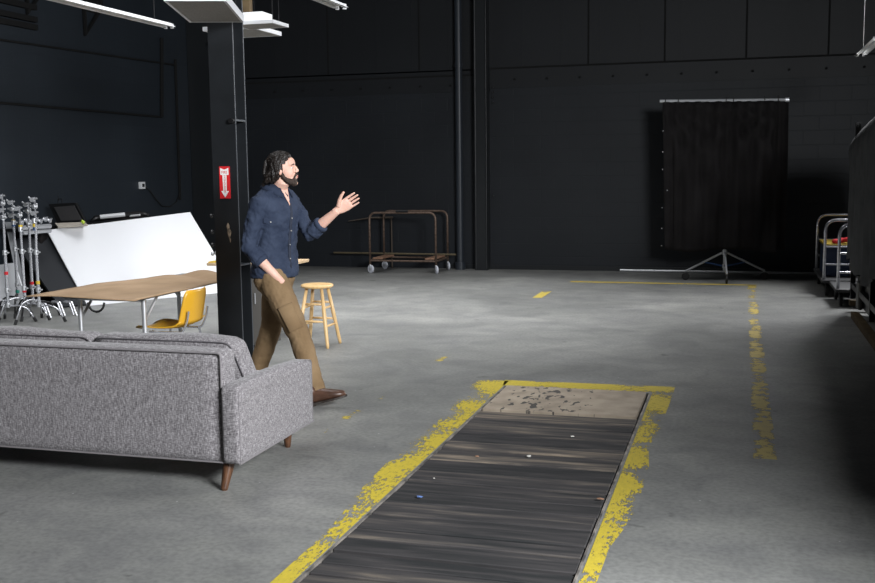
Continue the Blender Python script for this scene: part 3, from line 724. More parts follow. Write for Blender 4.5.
# ================================================================== HAND TROLLEYS AT RIGHT
def hoop_cart(lab, y0, y1, ends, xl=1.02, w=.62):
    t = thing('platform_trolley', lab, 'trolley', (xl+w/2, (y0+y1)/2, 0), 'flat trolleys with chrome hoops at the right')
    b = NB(); box(b, xl-.02, xl+w+.02, y0, y1, .17, .21); bev(link('platform', b, mat('trolley deck', (.05,.05,.052), .6), t), .01)
    for yy in ends:
        b = NB(); tube(b, arc([(xl+.01, yy, .2), (xl+.01, yy, .955), (xl+w-.01, yy, .955), (xl+w-.01, yy, .2)], .14, 6), .019, 10); h = link('hoop', b, mChrome, t, smooth=True)
        for z in (.40, .62):
            b = NB(); tube(b, [(xl+.01, yy, z), (xl+w-.01, yy, z)], .013, 8); link('cross_bar', b, mChrome, h)
    b = NB(); 
    for xx in (xl+.05, xl+w-.05):
        for yy in (y0+.12, y1-.12):
            bb = NB(); disc_wheel(bb, (xx, yy, .08), (1,0,0), .08, .04); tube(bb, [(xx, yy, .1), (xx, yy, .17)], .02, 8); link('wheel', bb, mRubber, t)
    b.free()
    return t
hoop_cart('flat trolley with chrome hoops at both ends, nearer the back wall', 13.72, 15.35, (15.22, 13.82))
hoop_cart('flat trolley with a single chrome hoop, partly behind the covered rack', 12.75, 13.62, (12.82,), xl=1.10)
hoop_cart('flat trolley with a single chrome hoop, the nearest beside the rack skid', 11.85, 12.70, (), xl=1.05) if False else None
b = NB(); box(b, 1.06, 1.36, 14.2, 15.0, .212, .60); bev(link('storage_bin', b, mat('dark navy plastic', (.008,.022,.06), .5)), .01); o = C.objects[-1] if False else bpy.data.objects['storage_bin']
tag(o, 'dark blue bin standing on the far chrome trolley', 'bin')
b = NB(); box(b, 1.05, 1.60, 14.12, 15.05, .602, .632); bev(link('yellow_board', b, mat('dull yellow board', (.35,.24,.02), .6)), .004); tag(bpy.data.objects['yellow_board'], 'yellow strip of board lying on top of the blue bin', 'board')
b = NB()
for k in range(6): ell(b, (1.2+.07*k, 14.25+.05*(k%2), .66+.012*(k%3)), (.06,.07,.035))
o = remesh(link('red_cloth', b, mRed), .01, 2); tag(o, 'crumpled red cloth on top of the far chrome trolley load', 'cloth')

# ================================================================== COVERED RACK AT RIGHT
rk = thing('covered_rack', 'tall rack under grey tarpaulin on a timber skid at the right edge', 'rack', (1.75, 10.9, 0))
rx0, rx1, ry0, ry1 = 1.20, 2.1, 8.9, 12.45
b = NB()
for xx in (rx0+.03, rx1-.03):
    for yy in (ry0+.06, 10.6, ry1-.06): box(b, xx-.025, xx+.025, yy-.025, yy+.025, .15, 2.1)
for z in (.30, .62): 
    for xx in (rx0+.03, rx1-.03): box(b, xx-.02, xx+.02, ry0, ry1, z-.03, z+.03)
link('frame', b, mBlackMetal, rk)
b = NB(); box(b, rx0-.03, rx0+.05, 9.0, 11.9, .0, .07); box(b, rx1-.05, rx1+.03, 9.0, ry1, 0, .07); box(b, rx0, rx1, ry0, ry0+.08, .07, .13); box(b, rx0, rx1, ry1-.08, ry1, .07, .13)
bev(link('skid', b, mSkid, rk), .006)
b = NB(); box(b, rx0+.06, rx1-.06, 9.2, 12.2, .13, .52); bev(link('stored_case', b, mBlackMetal, rk), .01)
b = NB(); box(b, rx0+.0, rx0+.05, 11.55, 11.75, .13, .42); bev(link('pale_jug', b, mat('pale jug', (.14,.14,.13), .6), rk), .015)
# tarp: draped shell around the rack
b = NB(); g = []; per = []
N_ = 120
def rr(u):      # rounded rectangle perimeter point
    L1, L2 = rx1-rx0+.06, ry1-ry0+.10; tot = 2*(L1+L2); s = u*tot; x, y = rx0-.03, ry0-.05
    if s < L2: return V((x, y+s, 0)), V((-1,0,0))
    s -= L2
    if s < L1: return V((x+s, y+L2, 0)), V((0,1,0))
    s -= L1
    if s < L2: return V((x+L1, y+L2-s, 0)), V((1,0,0))
    s -= L2; return V((x+L1-s, y, 0)), V((0,-1,0))
for j in range(26):
    t = j/25; row = []
    for i in range(N_):
        p, nn = rr(i/N_)
        zt = 2.08+.22*(1-abs((p.y-10.2)/2.4)) ; zb = .56+.04*math.sin(i*.5)+.05*math.sin(i*.17)
        z = zb+(zt-zb)*t
        fold = .025*math.sin(i*.9+t*2)*(1-t)+.018*math.sin(i*1.7+4*t)*(1-t*.5)+.02*noise.noise(V((i*.15, t*4, 1)))
        q = p+nn*(fold+.01)
        c = V(((rx0+rx1)/2, p.y, 0)); k = max(0, (t-.82)/.18)**1.5*.5
        q.x = q.x*(1-k)+c.x*k; q.z = z+.10*k
        row.append(b.verts.new(q))
    g.append(row)
for a, c in zip(g, g[1:]):
    for i in range(N_): b.faces.new((a[i], a[(i+1)%N_], c[(i+1)%N_], c[i]))
b.faces.new(g[-1])
link('tarpaulin', b, mTarp, rk, smooth=True)


# ================================================================== LEFT: WHITE BOARD, BLACK BOARD, EQUIPMENT CART
def pt(px, py, y):
    d = right*(px-CX)+down*(py-CY)+fwd*F_PX; t = y/d.y; return V((d.x*t, y, H+d.z*t))
BL = V((-7.80, 11.15, 0.0)); TL = pt(47, 230, 11.45); TR = pt(190, 212, 13.3)
BR = TR+(BL-TL)*1.02; 
# settle the far lower corner on the floor
kf = TR.z/(TR.z-BR.z) if TR.z != BR.z else 1; BR = TR+(BR-TR)*kf
b = NB(); slab(b, [BL, BR, TR, TL], -.02)
o = bev(link('white_board', b, mWhite), .002, 1); tag(o, 'large bright white board leaning back behind the paper-covered table', 'board')
nb_ = (BR-BL).cross(TL-BL).normalized()
if nb_.y > 0: nb_ = -nb_          # toward the viewer
e1 = (BR-BL).normalized(); K0 = BL-nb_*.06-e1*.34; K0.z = .0; K1 = BR-nb_*.06-e1*.3; K1.z = 0
b = NB(); slab(b, [K0, K1, TR-nb_*.10-e1*.2-V((0,0,.03)), TL-nb_*.10-e1*.42-V((0,0,.05))], .03)
o = link('black_board', b, mat('black board face', (.012,.014,.018), .8)); tag(o, 'black board leaning just behind and left of the white board', 'board')
# equipment cart behind
ct_ = thing('equipment_cart', 'black cloth-sided equipment cart behind the leaning boards', 'cart', (-8.75, 12.4, 0))
b = NB(); box(b, -9.0, -8.58, 11.35, 13.6, .12, .93); bev(link('body', b, mBlackCloth, ct_), .02)
b = NB(); box(b, -9.02, -8.62, 11.0, 13.7, .93, .965); bev(link('worktop', b, mBlackMetal, ct_), .006)
for xx in (-8.95, -8.63):
    for yy in (11.45, 13.5):
        b = NB(); disc_wheel(b, (xx, yy, .06), (1,0,0), .06, .035); link('caster', b, mRubber, ct_)
# things on the cart
cs = thing('equipment_case', 'open black padded case with a handle standing on the cart', 'case', (-8.70, 11.9, .965))
b = NB(); slab(b, [pt(48,204,11.9), pt(57,223.5,11.9), pt(86,222.5,11.95), pt(76,202.5,11.95)], -.05)
bev(link('shell', b, mBlackMetal, cs), .01)
b = NB(); slab(b, [pt(54,207,11.84), pt(61,221,11.84), pt(82,220,11.88), pt(74,205.5,11.88)], -.01); link('padding', b, mat('dark padding', (.035,.034,.036), .9), cs)
b = NB(); tube(b, arc([pt(58,203,11.9), pt(58,199,11.9), pt(62,199,11.9), pt(62,203,11.9)], .01), .006, 6); tube(b, [pt(59,201,11.88), pt(58,196,11.88)], .005, 6); link('handle', b, mBlackMetal, cs)
b = NB(); slab(b, [pt(55,224.5,11.75), pt(84,223.5,11.9), pt(88,226,11.7), pt(58,228,11.55)], -.02)
tag(link('folded_cloth', b, mat('cream cloth', (.55,.50,.43), .8)), 'cream folded sheet lying in front of the open black case', 'cloth')
b = NB(); tube(b, [pt(82,221,11.7), pt(84,223,11.7)], .02, 6); tag(link('green_tag', b, mat('lime', (.5,.7,.03), .5)), 'small lime green tag beside the black case', 'tag')
hb = thing('handled_bag', 'low black gear bag with silver rails on top of the cart', 'bag', (-8.65, 12.9, .965))
b = NB(); tube(b, arc([pt(91,223,12.6), pt(94,218,12.6), pt(146,213.5,13.2), pt(149,216,13.2)], .06), .028, 8); link('grip', b, mBlackMetal, hb)
b = NB(); slab(b, [pt(94,222,12.7), pt(146,217,13.3), pt(143,214,13.3), pt(96,219,12.7)], -.08); link('bag_body', b, mBlackCloth, hb)
b = NB(); tube(b, [pt(100,217,12.6), pt(125,214.5,12.8)], .03, 8); tube(b, [pt(130,216,13), pt(140,215,13)], .014, 8); link('silver_rail', b, mWhiteMetal, hb)
# clamp rail
cr = thing('clamp_rail', 'silver bar crowded with metal clamps at the end of the cart', 'clamps', (-8.5, 11.0, .965))
b = NB(); A, B_ = pt(22, 228, 10.7), pt(50, 226, 11.2); tube(b, [A, B_], .03, 8); tube(b, [A+V((0,0,-.06)), B_+V((0,0,-.06))], .025, 8); link('bar', b, mSteel, cr)
for k in range(7):
    p = A.lerp(B_, k/6)+V((0, 0, .045+.02*(k%2)))
    b = NB(); tube(b, [p, p+V((.02,0,.05))], .018, 8); ell(b, p+V((0,-.02,.03)), (.02,.03,.02)); tube(b, [p+V((-.04,0,.02)), p+V((.04,0,.05))], .008, 6); link('clamp', b, mChrome, cr)
# white panels at far left
b = NB(); slab(b, [pt(-20,307,10.55), pt(29,305,10.55), pt(15,263,10.7), pt(-20,268,10.7)], .02)
tag(link('foam_board', b, mWhite), 'smaller white panel leaning low behind the light stands', 'board')
b = NB(); slab(b, [V((*gp(28,305),0)), V((*gp(22,305),0)), pt(5,222,11.1), pt(12,222,11.1)], .01)
tag(link('clear_panel', b, mat('pale film', (.45,.46,.48), .5)), 'narrow pale film strip leaning behind the light stands', 'panel')

# ------------------------------------------------ light stands
def grip_stand(px_top, py_top, px_b, py_b, y, lab, tape, heads, legrot, black=False):
    d = right*(px_b-CX)+down*(py_b-CY)+fwd*F_PX
    T = pt(px_top, py_top, y); B = pt(px_b, py_b, y); base = V((B.x, y, 0))
    t = thing('grip_stand', lab, 'light stand', base, 'steel light stands at the far left')
    top = V((T.x*.35+B.x*.65, y, T.z)); low = V((base.x, y, .17))
    b = NB(); tube(b, [low, low+V((0,0,.62))], .016, 10); tube(b, [low+V((0,0,.6)), V((top.x, y, top.z-.25))], .0130, 10); tube(b, [V((top.x, y, top.z-.27)), top], .011, 8); link('riser', b, mChrome, t, smooth=False)
    for z in (.19, .36, .78, top.z-.26):
        b = NB(); cyl(b, (base.x, y, z), (0,0,1), .026, .05, 12); tube(b, [(base.x, y, z), (base.x+.05, y-.02, z)], .008, 6); tube(b, [(base.x+.05, y-.035, z-.0), (base.x+.05, y, z)], .010, 6); link('collar', b, mSteel, t)
    for z, m in tape:
        b = NB(); cyl(b, (base.x, y, z), (0,0,1), .0215, .035, 12); link('tape_band', b, m, t)
    for k in range(heads):
        z = top.z-.03-.075*k; s = 1 if k%2 else -1
        b = NB(); cyl(b, (top.x+.012*s, y-.02, z), (.3*s,1,0), .024, .045, 16); cyl(b, (top.x-.022*s, y-.02, z+.01), (1,.2,.2), .010, .05, 8); tube(b, [(top.x, y, z), (top.x+.045*s, y-.03, z+.025)], .006, 6); ell(b, (top.x+.048*s, y-.03, z+.027), (.010,.010,.014), seg=8, rg=6)
        link('grip_head', b, mSteel, t)
    for k in range(3):
        a = legrot+k*2*PI/3+random.uniform(-.1,.1); dv = V((math.cos(a), math.sin(a), 0))
        zz = .17+.035*k; L_ = .30
        b = NB(); tube(b, arc([base+V((0,0,zz)), base+dv*.11+V((0,0,zz+.02)), base+dv*L_*.72+V((0,0,zz+.02-.04)), base+dv*L_+V((0,0,.012))], .05, 4), .0105, 8)
        lg = link('leg', b, mBlackMetal if black else mChrome, t, smooth=True)
        b = NB(); tube(b, [base+dv*L_+V((0,0,.05))-dv*.02, base+dv*(L_+.004)+V((0,0,0))], .0165, 8); link('rubber_foot', b, mRubber, lg)
    return t
ty = lambda *a: a
grip_stand(3,194,8,304,9.75,'steel light stand at the picture edge with the most clamp heads',[(.55,mRed)],4,.3)
grip_stand(12,200,18,300,10.25,'steel light stand with blue and green tape, second from the picture edge',[(1.06,mBlue),(1.10,mYel2),(.28,mGreen)],3,1.1,True)
grip_stand(19,206,25,304,9.95,'steel light stand with a blue band, shorter than its neighbours',[(1.02,mBlue),(1.06,mYel2),(.33,mRed)],2,.0)
grip_stand(29,202,33,303,10.1,'slim steel light stand without tape near its top, fourth from picture edge',[(.40,mRed)],2,.8,True)
grip_stand(37,197,39,303,9.85,'rightmost steel light stand, yellow and blue bands below its clamp heads',[(1.08,mYel2),(1.04,mBlue),(.44,mYel2)],3,.15)
for i, (px, lab) in enumerate(((52,'leftmost of the bent chrome legs behind the light stands'),(66,'middle of the bent chrome legs under the black board'),(78,'rightmost bent chrome legs under the black board'))):
    b = NB(); gx, gy = gp(px-1, 316 if i else 318); 
    tube(b, arc([(gx-.16, gy+.05, .155), (gx-.10, gy+.05, .16), (gx, gy, .0)], .03), .012, 8); tube(b, arc([(gx-.24, gy+.1, .15), (gx-.17, gy+.1, .155), (gx-.08, gy+.05, .0)], .03), .012, 8)
    tube(b, [(gx-.24, gy+.1, .15), (gx-.16, gy+.05, .155)], .012, 8)
    tag(link('bent_leg_frame', b, mChrome), lab, 'frame')
b = NB(); px, py = gp(98, 311)
p0 = V((-7.3, 10.6, 0)); tube(b, [p0+V((.11*math.cos(t), 0, .125+.11*math.sin(t))) for t in [PI+PI*k/10 for k in range(11)]], .014, 8)
tag(link('rubber_hose', b, mRubber, smooth=True), 'short curved black hose at the foot of the white board', 'hose')

# black stand with knobs left of the column
kb = thing('gear_stand', 'dark stand with clamp knobs standing on the work table left of the column', 'stand', (-4.98, 9.4, .745))
b = NB(); tube(b, [(-4.98, 9.4, .745), (-4.98, 9.4, 1.72)], .016, 8); cyl(b, (-4.98, 9.4, .76), (0,0,1), .07, .03, 16)
link('post', b, mBlackMetal, kb)
for z in (.84, .93, 1.06, 1.22):
    b = NB(); cyl(b, (-5.0, 9.36, z), (.4,1,0), .028, .06, 12); tube(b, [(-5.07, 9.36, z-.01), (-4.92, 9.36, z+.02)], .010, 6); ell(b, (-5.07, 9.36, z-.01), (.018,.018,.022), seg=8, rg=6); link('knob', b, mBlackMetal if z != .84 else mSteel, kb)
b = NB(); box(b, -5.06, -4.9, 9.45, 9.6, .746, 1.05); bev(link('gear_box', b, mBlackMetal, kb), .01)
b = NB(); box(b, -5.09, -5.02, 9.30, 9.42, .746, .756); tag(link('flat_book', b, mYel2), 'thin yellow item lying at the left end of the work table', 'board')

exec_person = True
# ================================================================== THE MAN
def rotz(a): return Matrix.Rotation(a, 3, 'Z')
ta = math.radians(-16); Ft = V((math.cos(ta), math.sin(ta), 0)); Rt = V((Ft.y, -Ft.x, 0))   # torso forward / his right
UP = V((0,0,1))
Sc = V((-3.225, 6.93, 0)); Hc = V((-3.245, 6.90, 0))
SR = Sc+Rt*.178+V((0,0,1.45)); SL = Sc-Rt*.160+V((0,0,1.44))
ER = V((-3.345, 6.70, 1.11)); WR = V((-3.128, 6.758, .866)); 
EL = V((-3.0, 7.00, 1.19)); WL = V((-2.775, 6.985, 1.36))
HR = Hc+V((.01,-.085,.90)); HL = Hc+V((-.01,.085,.90))
KR = V((-2.995, 6.76, .475)); AR = V((-2.825, 6.64, .105))
KL = V((-3.34, 7.02, .48)); AL = V((-3.50, 7.05, .10))
man = None
# ---- head frame
ha = math.radians(13); Fh = V((math.cos(ha)*math.cos(.12), math.sin(ha)*math.cos(.12), math.sin(.12))); Rh = V((math.sin(ha), -math.cos(ha), 0)).normalized(); Uh = Rh.cross(Fh).normalized()
if Uh.z < 0: Uh = -Uh
HC = V((-3.155, 6.90, 1.655))
def hp(f, r, u): return HC+Fh*f+Rh*r+Uh*u
RH = Matrix((Fh, Rh, Uh)).transposed()
def hell(bm, f, r, u, a, b_, c, tilt=0, mi=0):
    ell(bm, hp(f, r, u), (a, b_, c), RH @ Matrix.Rotation(tilt, 3, 'Y'), 18, 12, mi)
def hand(bm, W, d, pn, th, curl, scale=1.0, spread=.12, thumb_out=.6):
    """W wrist, d finger direction, pn palm normal, th side the thumb is on"""
    d = d.normalized(); th = (th-th.dot(d)*d).normalized(); pn = (pn-pn.dot(d)*d-pn.dot(th)*th).normalized(); s = scale
    rings = []; n = 12
    for t, w, h in ((-.025,.026,.020),(.0,.027,.019),(.025,.036,.017),(.06,.042,.015),(.088,.042,.013),(.098,.036,.010)):
        c = W+d*t*s; rings.append([c+(th*math.cos(2*PI*k/n)*w+pn*math.sin(2*PI*k/n)*h)*s for k in range(n)])
    ring_loft(bm, rings)
    for i, (off, L_, r) in enumerate(((.033,.074,.0082),(.011,.083,.0086),(-.011,.077,.0082),(-.033,.060,.0072))):
        fd = (d+th*(off*spread*30)).normalized(); p = W+d*.085*s+th*off*s; pts = [p]; a = curl*.7
        for q, seg in enumerate((.45,.30,.25)):
            ax = fd*math.cos(a)+pn*math.sin(a); p = p+ax*L_*seg*s; pts.append(p); a += curl*(.9 if q == 0 else .6)
        tube(bm, pts, [r*1.05*s, r*s, r*.92*s, r*.72*s], 10); ell(bm, pts[-1], (r*.75*s,)*3, seg=8, rg=6)
    p0 = W+d*.022*s+th*.020*s+pn*.006; p1 = W+d*.052*s+th*.050*s+pn*.014; p2 = p1+(d*.9+th*thumb_out+pn*.2).normalized()*.034*s; p3 = p2+(d*1.1+th*thumb_out*.7).normalized()*.027*s
    tube(bm, [p0, p1, p2, p3], [.016*s,.0135*s,.0105*s,.0085*s], 10); ell(bm, p3, (.0085*s,)*3, seg=8, rg=6)
b = NB()
# head
hell(b, -.012, 0, .032, .098, .076, .088); hell(b, .020, 0, -.02, .066, .064, .085); hell(b, .035, 0, -.072, .050, .050, .040)
hell(b, .073, 0, -.103, .024, .028, .020); hell(b, .060, 0, .040, .036, .056, .045)
hell(b, .070, 0, .024, .022, .048, .016); hell(b, .030, .028, -.022, .052, .038, .058); hell(b, .030, -.028, -.022, .052, .038, .058)
tube(b, [hp(.082,0,.022), hp(.094,0,.004), hp(.104,0,-.018), hp(.100,0,-.028)], [.009,.011,.0135,.010], 10)
ell(b, hp(.096,.011,-.026), (.009,.008,.008)); ell(b, hp(.096,-.011,-.026), (.009,.008,.008))
hell(b, .082, 0, -.058, .018, .030, .022); hell(b, .090, 0, -.051, .010, .022, .006); hell(b, .088, 0, -.066, .010, .020, .007)
for s in (1, -1):
    hell(b, -.008, s*.077, -.008, .018, .010, .030, -.2)
# neck
tube(b, [hp(-.025,0,-.02), hp(-.012,0,-.085), Sc+V((.01,-.01,1.52)), Sc+V((-.01,0,1.44))], [.062,.060,.060,.075], 18)
# core torso, pelvis
def torso(bm, levels, C0, n=24, p=2.3):
    rings = []
    for z, w, dd, fo in levels:
        c = Hc.lerp(Sc, max(0, min(1, (z-.9)/.5)))+Ft*fo; c.z = z; rg = []
        for k in range(n):
            a = 2*PI*k/n; ca, sa = math.cos(a), math.sin(a)
            rg.append(c+Rt*math.copysign(abs(ca)**(2/p), ca)*w+Ft*math.copysign(abs(sa)**(2/p), sa)*dd)
        rings.append(rg)
    ring_loft(bm, rings)
torso(b, [(.80,.13,.09,0),(.95,.15,.10,0),(1.1,.145,.09,0),(1.3,.16,.10,0),(1.42,.15,.085,0),(1.48,.08,.06,0)], None)
tube(b, [SR-Rt*.03, ER, ER.lerp(WR,.3), WR], [.045,.042,.040,.027], 14); tube(b, [SL+Rt*.03, EL, EL.lerp(WL,.3), WL], [.045,.038,.041,.027], 14, flat=None)
tube(b, [HR, KR, AR+V((0,0,-.02))], [.075,.05,.04], 14); tube(b, [HL, KL, AL], [.075,.05,.04], 14)
tube(b, [AR+V((0,0,-.02)), AR+V((.12,.02,-.02))], [.035,.03], 10); tube(b, [AL, AL+V((.12,0,-.05))], [.035,.03], 10)
ell(b, WR, (.028,.028,.028)); tube(b, [WR, WR+V((.012,.03,-.03)), WR+V((.02,.07,-.06))], [.027,.026,.02], 12)
# left hand: raised, palm toward the camera, thumb up
dL = V((.82,.20,.56)); hand(b, WL, dL, V((-.2,-.75,.6)), V((-.40,-.35,.85)), .10, 1.10, .02, .62)
# right hand: in the trouser pocket
hand(b, WR+V((-.01,.035,-.005)), V((.02,.38,-.9)), V((0,1,0)), V((.8,.3,.4)), .20, .8, .02, .2)
man = link('person', b, mSkin, origin=(-3.2, 6.9, 0), smooth=True); remesh(man, .0034, 2)
tag(man, 'dark-haired bearded man in navy shirt and brown trousers gesturing with one raised open hand', 'person')
# ---- face details
for s in (1, -1):
    b = NB(); ell(b, hp(.071, s*.031, .004), (.0115,.0115,.0085), seg=12, rg=8); e = link('eye', b, mEye, man, smooth=True)
    b = NB(); ell(b, hp(.0800, s*.032, .004), (.004,.0052,.0052), seg=10, rg=6); link('iris', b, mIris, e, smooth=True)
    b = NB(); tube(b, [hp(.090, s*.012, .024), hp(.088, s*.028, .029), hp(.074, s*.047, .023)], [.004,.0052,.003], 8); link('eyebrow', b, mHair, man, smooth=True)
b = NB(); tube(b, [hp(.091,-.020,-.058), hp(.100,0,-.056), hp(.091,.020,-.058)], [.004,.0058,.004], 8); tube(b, [hp(.089,-.018,-.065), hp(.097,0,-.067), hp(.089,.018,-.065)], [.004,.006,.004], 8); link('lips', b, mLip, man, smooth=True)
# ---- beard and moustache
b = NB(); hell(b, .030, 0, -.080, .053, .056, .036); hell(b, .070, 0, -.102, .027, .032, .026)
for s in (1, -1): tube(b, [hp(.005,s*.072,-.02), hp(.012,s*.069,-.055), hp(.040,s*.056,-.085), hp(.070,s*.035,-.100)], [.010,.014,.018,.02], 10)
for s in (1, -1): tube(b, [hp(.101, s*.003,-.042), hp(.096, s*.020,-.046), hp(.086, s*.033,-.060), hp(.080, s*.034,-.085)], [.006,.0075,.008,.010], 8)
o = link('beard', b, mBeard, man, smooth=True); remesh(o, .004, 1, (.006,.012))
# ---- hair
b = NB()
hell(b, -.022, 0, .056, .096, .086, .082, -.12); hell(b, -.062, 0, .0, .062, .082, .10); hell(b, -.080, 0, -.05, .046, .068, .05)
for s in (1, -1): hell(b, -.034, s*.068, .018, .052, .026, .070); hell(b, -.046, s*.064, -.035, .036, .028, .042, .2)
hell(b, .030, 0, .094, .046, .060, .032, .3)
rnd = random.Random(11)
for k in range(90):
    s = rnd.choice((1, -1)) if k % 3 else 0; a = rnd.uniform(-1,1)
    f0 = rnd.uniform(-.06, .06); r0 = (s or a)*rnd.uniform(.0, .05)
    w = rnd.uniform(.055,.09)*(1 if r0 >= 0 else -1); fe = rnd.uniform(-.115, -.028)
    j = lambda: rnd.uniform(-.008,.008)
    pts = [hp(f0, r0*.6, .134-.5*abs(f0)*.4), hp(f0*.6-.01+j(), w*.78+j(), .10), hp(f0*.4-.03+fe*.1+j(), w*1.08+j(), .040), hp(fe*.8-.01+2*j(), w*1.06+j(), -.03), hp(fe*.95-.022+2*j(), w*.90+rnd.uniform(-.01,.01), rnd.uniform(-.080,-.055)), hp(fe-.034-rnd.uniform(0,.014), w*.82, rnd.uniform(-.095,-.07))]
    if f0 > .03: pts[0] = hp(.060, r0*.6, .098)
    tube(b, pts, [.006,.008,.009,.009,.008,.002], 6)
for k in range(26):
    w = rnd.uniform(-.07,.07)
    pts = [hp(-.06, w*.5, .12), hp(-.105, w*.8, .07), hp(-.125, w, .0), hp(-.122, w, -.06), hp(-.136-rnd.uniform(0,.02), w*.9, rnd.uniform(-.105,-.08))]
    tube(b, pts, [.008,.011,.012,.010,.003], 6)
o = link('hair', b, mHair, man, smooth=True); remesh(o, .003, 0, (.008,.010))
# ---- shirt
b = NB()
torso(b, [(.885,.182,.148,.005),(.92,.186,.148,.005),(1.02,.178,.134,.002),(1.10,.172,.124,0),(1.20,.180,.124,.004),(1.31,.198,.128,.01),(1.39,.206,.124,.008),(1.455,.196,.105,0),(1.50,.145,.088,-.005),(1.53,.090,.074,-.005),(1.545,.076,.068,-.002)], None, 32, 2.35)
tube(b, [SR+Rt*-.05+V((0,0,.005)), SR+Rt*.012-V((0,0,.03)), SR.lerp(ER,.45), ER, ER.lerp(WR,.18)], [.060,.068,.064,.059,.053], 20)
tube(b, [ER.lerp(WR,.12), ER.lerp(WR,.40)], [.060,.056], 18)
tube(b, [SL+Rt*.05, SL-Rt*.005-V((0,0,.03)), SL.lerp(EL,.45), EL, EL.lerp(WL,.16)], [.058,.066,.062,.058,.054], 20)
tube(b, [EL.lerp(WL,.08), EL.lerp(WL,.40)], [.061,.056], 18)
shirt = link('shirt', b, mDenim, man, smooth=True); remesh(shirt, .006, 3, (.022,.055)); tx = bpy.data.textures.new('fine wrinkle', 'CLOUDS'); tx.noise_scale = .03; tx.noise_depth = 3; dm = shirt.modifiers.new('fine', 'DISPLACE'); dm.texture = tx; dm.strength = .010; dm.texture_coords = 'LOCAL'
def tp(a, z, w, dd, fo, k=1.0):
    c = Hc.lerp(Sc, max(0, min(1, (z-.9)/.5)))+Ft*fo; c.z = z
    ca, sa = math.cos(a), math.sin(a)
    return c+Rt*math.copysign(abs(ca)**(2/2.35), ca)*w*k+Ft*math.copysign(abs(sa)**(2/2.35), sa)*dd*k
pz = [(1.415,.19,.115,.004),(1.34,.195,.127,.009),(1.25,.185,.126,.007),(1.15,.175,.124,.002),(1.05,.178,.130,.002),(.95,.182,.138,.005)]
b = NB(); tube(b, [tp(PI/2+.02, z, w, d_, fo, 1.015) for z, w, d_, fo in pz], .014, 8, flat=.35, up=tuple(Rt)); link('placket', b, mDenimD, shirt, smooth=True)
for z, w, d_, fo in pz[:-1]:
    b = NB(); cyl(b, tp(PI/2+.02, z-.03, w, d_, fo, 1.06), Ft, .0048, .005, 10); link('button', b, mButton, shirt)
for s in (.62, 2.5):
    z, w, d_, fo = 1.285, .19, .127, .008; c = tp(s, z, w, d_, fo, 1.0); tn = (tp(s+.1, z, w, d_, fo)-tp(s-.1, z, w, d_, fo)).normalized(); nn = tn.cross(UP)
    if nn.dot(Ft) < 0: nn = -nn
    b = NB(); p = c+nn*.006; slab(b, [p-tn*.05+UP*.035, p+tn*.05+UP*.035, p+tn*.05-UP*.0, p-UP*.014, p-tn*.05], .006); link('pocket_flap', b, mDenim, shirt)
    b = NB(); cyl(b, p+nn*.008+UP*.005, nn, .005, .005, 10); link('button', b, mButton, shirt)
# collar: two leaves folded down round an open neck
nb = Sc+V((.0,-.005,0))
for s in (1, -1):
    b = NB(); rows = []
    for k in range(11):
        a = -PI/2+s*(k/10)*(PI*.86); r1 = .069; r2 = .090
        dirv = Rt*math.cos(a)+Ft*math.sin(a); low = .028+.045*max(0, (k-6)/4)
        rows.append([nb+dirv*(r1+.002)+UP*(1.55-.03*(k/10)), nb+dirv*(r1+.014)+UP*(1.578-.03*(k/10)), nb+dirv*(r2+.022+.014*(k/10))+UP*(1.568-low-.040*(k/10))])
    g = [[b.verts.new(q) for q in r_] for r_ in rows]
    for p_, q_ in zip(g, g[1:]):
        for i in range(2): b.faces.new((p_[i], p_[i+1], q_[i+1], q_[i]))
    o = link('collar', b, mDenim, shirt, smooth=True); so = o.modifiers.new('t', 'SOLIDIFY'); so.thickness = .006
b = NB(); c0 = nb+Ft*.062; slab(b, [c0+UP*1.53-Rt*.040+Ft*.012, c0+UP*1.53+Rt*.040+Ft*.012, nb+Ft*.128+UP*1.40], .003)
link('neck_opening', b, mSkin, shirt)
for A_, B2 in ((ER.lerp(WR,.33), ER.lerp(WR,.44)), (EL.lerp(WL,.33), EL.lerp(WL,.44))):
    b = NB(); tube(b, [A_, A_.lerp(B2,.1), B2.lerp(A_,.1), B2], [.054,.0605,.058,.052], 18); o = link('cuff', b, mDenim, shirt, smooth=True)
# ---- trousers
b = NB()
def leg(H0, K, A_, r):
    tube(b, [H0+V((0,0,.06)), H0.lerp(K,.15), H0.lerp(K,.5), K, K.lerp(A_,.35), K.lerp(A_,.75), A_+(K-A_).normalized()*-.005], r, 20, up=(1,0,0))
leg(HR, KR, AR, [.085,.106,.097,.080,.076,.068,.066]); leg(HL, KL, AL, [.080,.105,.095,.079,.075,.068,.066])
c = Hc; rings = []
for z, w, dd in ((.73,.08,.05),(.80,.150,.105),(.86,.178,.125),(.92,.172,.12),(.985,.158,.112)):
    rings.append([V((c.x, c.y, z))+Rt*math.cos(2*PI*k/24)*w+Ft*math.sin(2*PI*k/24)*dd for k in range(24)])
ring_loft(b, rings)
ell(b, WR+V((-.02,.02,-.065)), (.060,.066,.088)); tube(b, [WR+V((-.08,.03,-.01)), WR+V((-.02,-.0,-.035)), WR+V((.03,.02,-.02))], [.03,.034,.03], 12)
tr = link('trousers', b, mTrouser, man, smooth=True); remesh(tr, .006, 4, (.013,.07)); dm = tr.modifiers.new('fine', 'DISPLACE'); dm.texture = tx; dm.strength = .0035; dm.texture_coords = 'LOCAL'
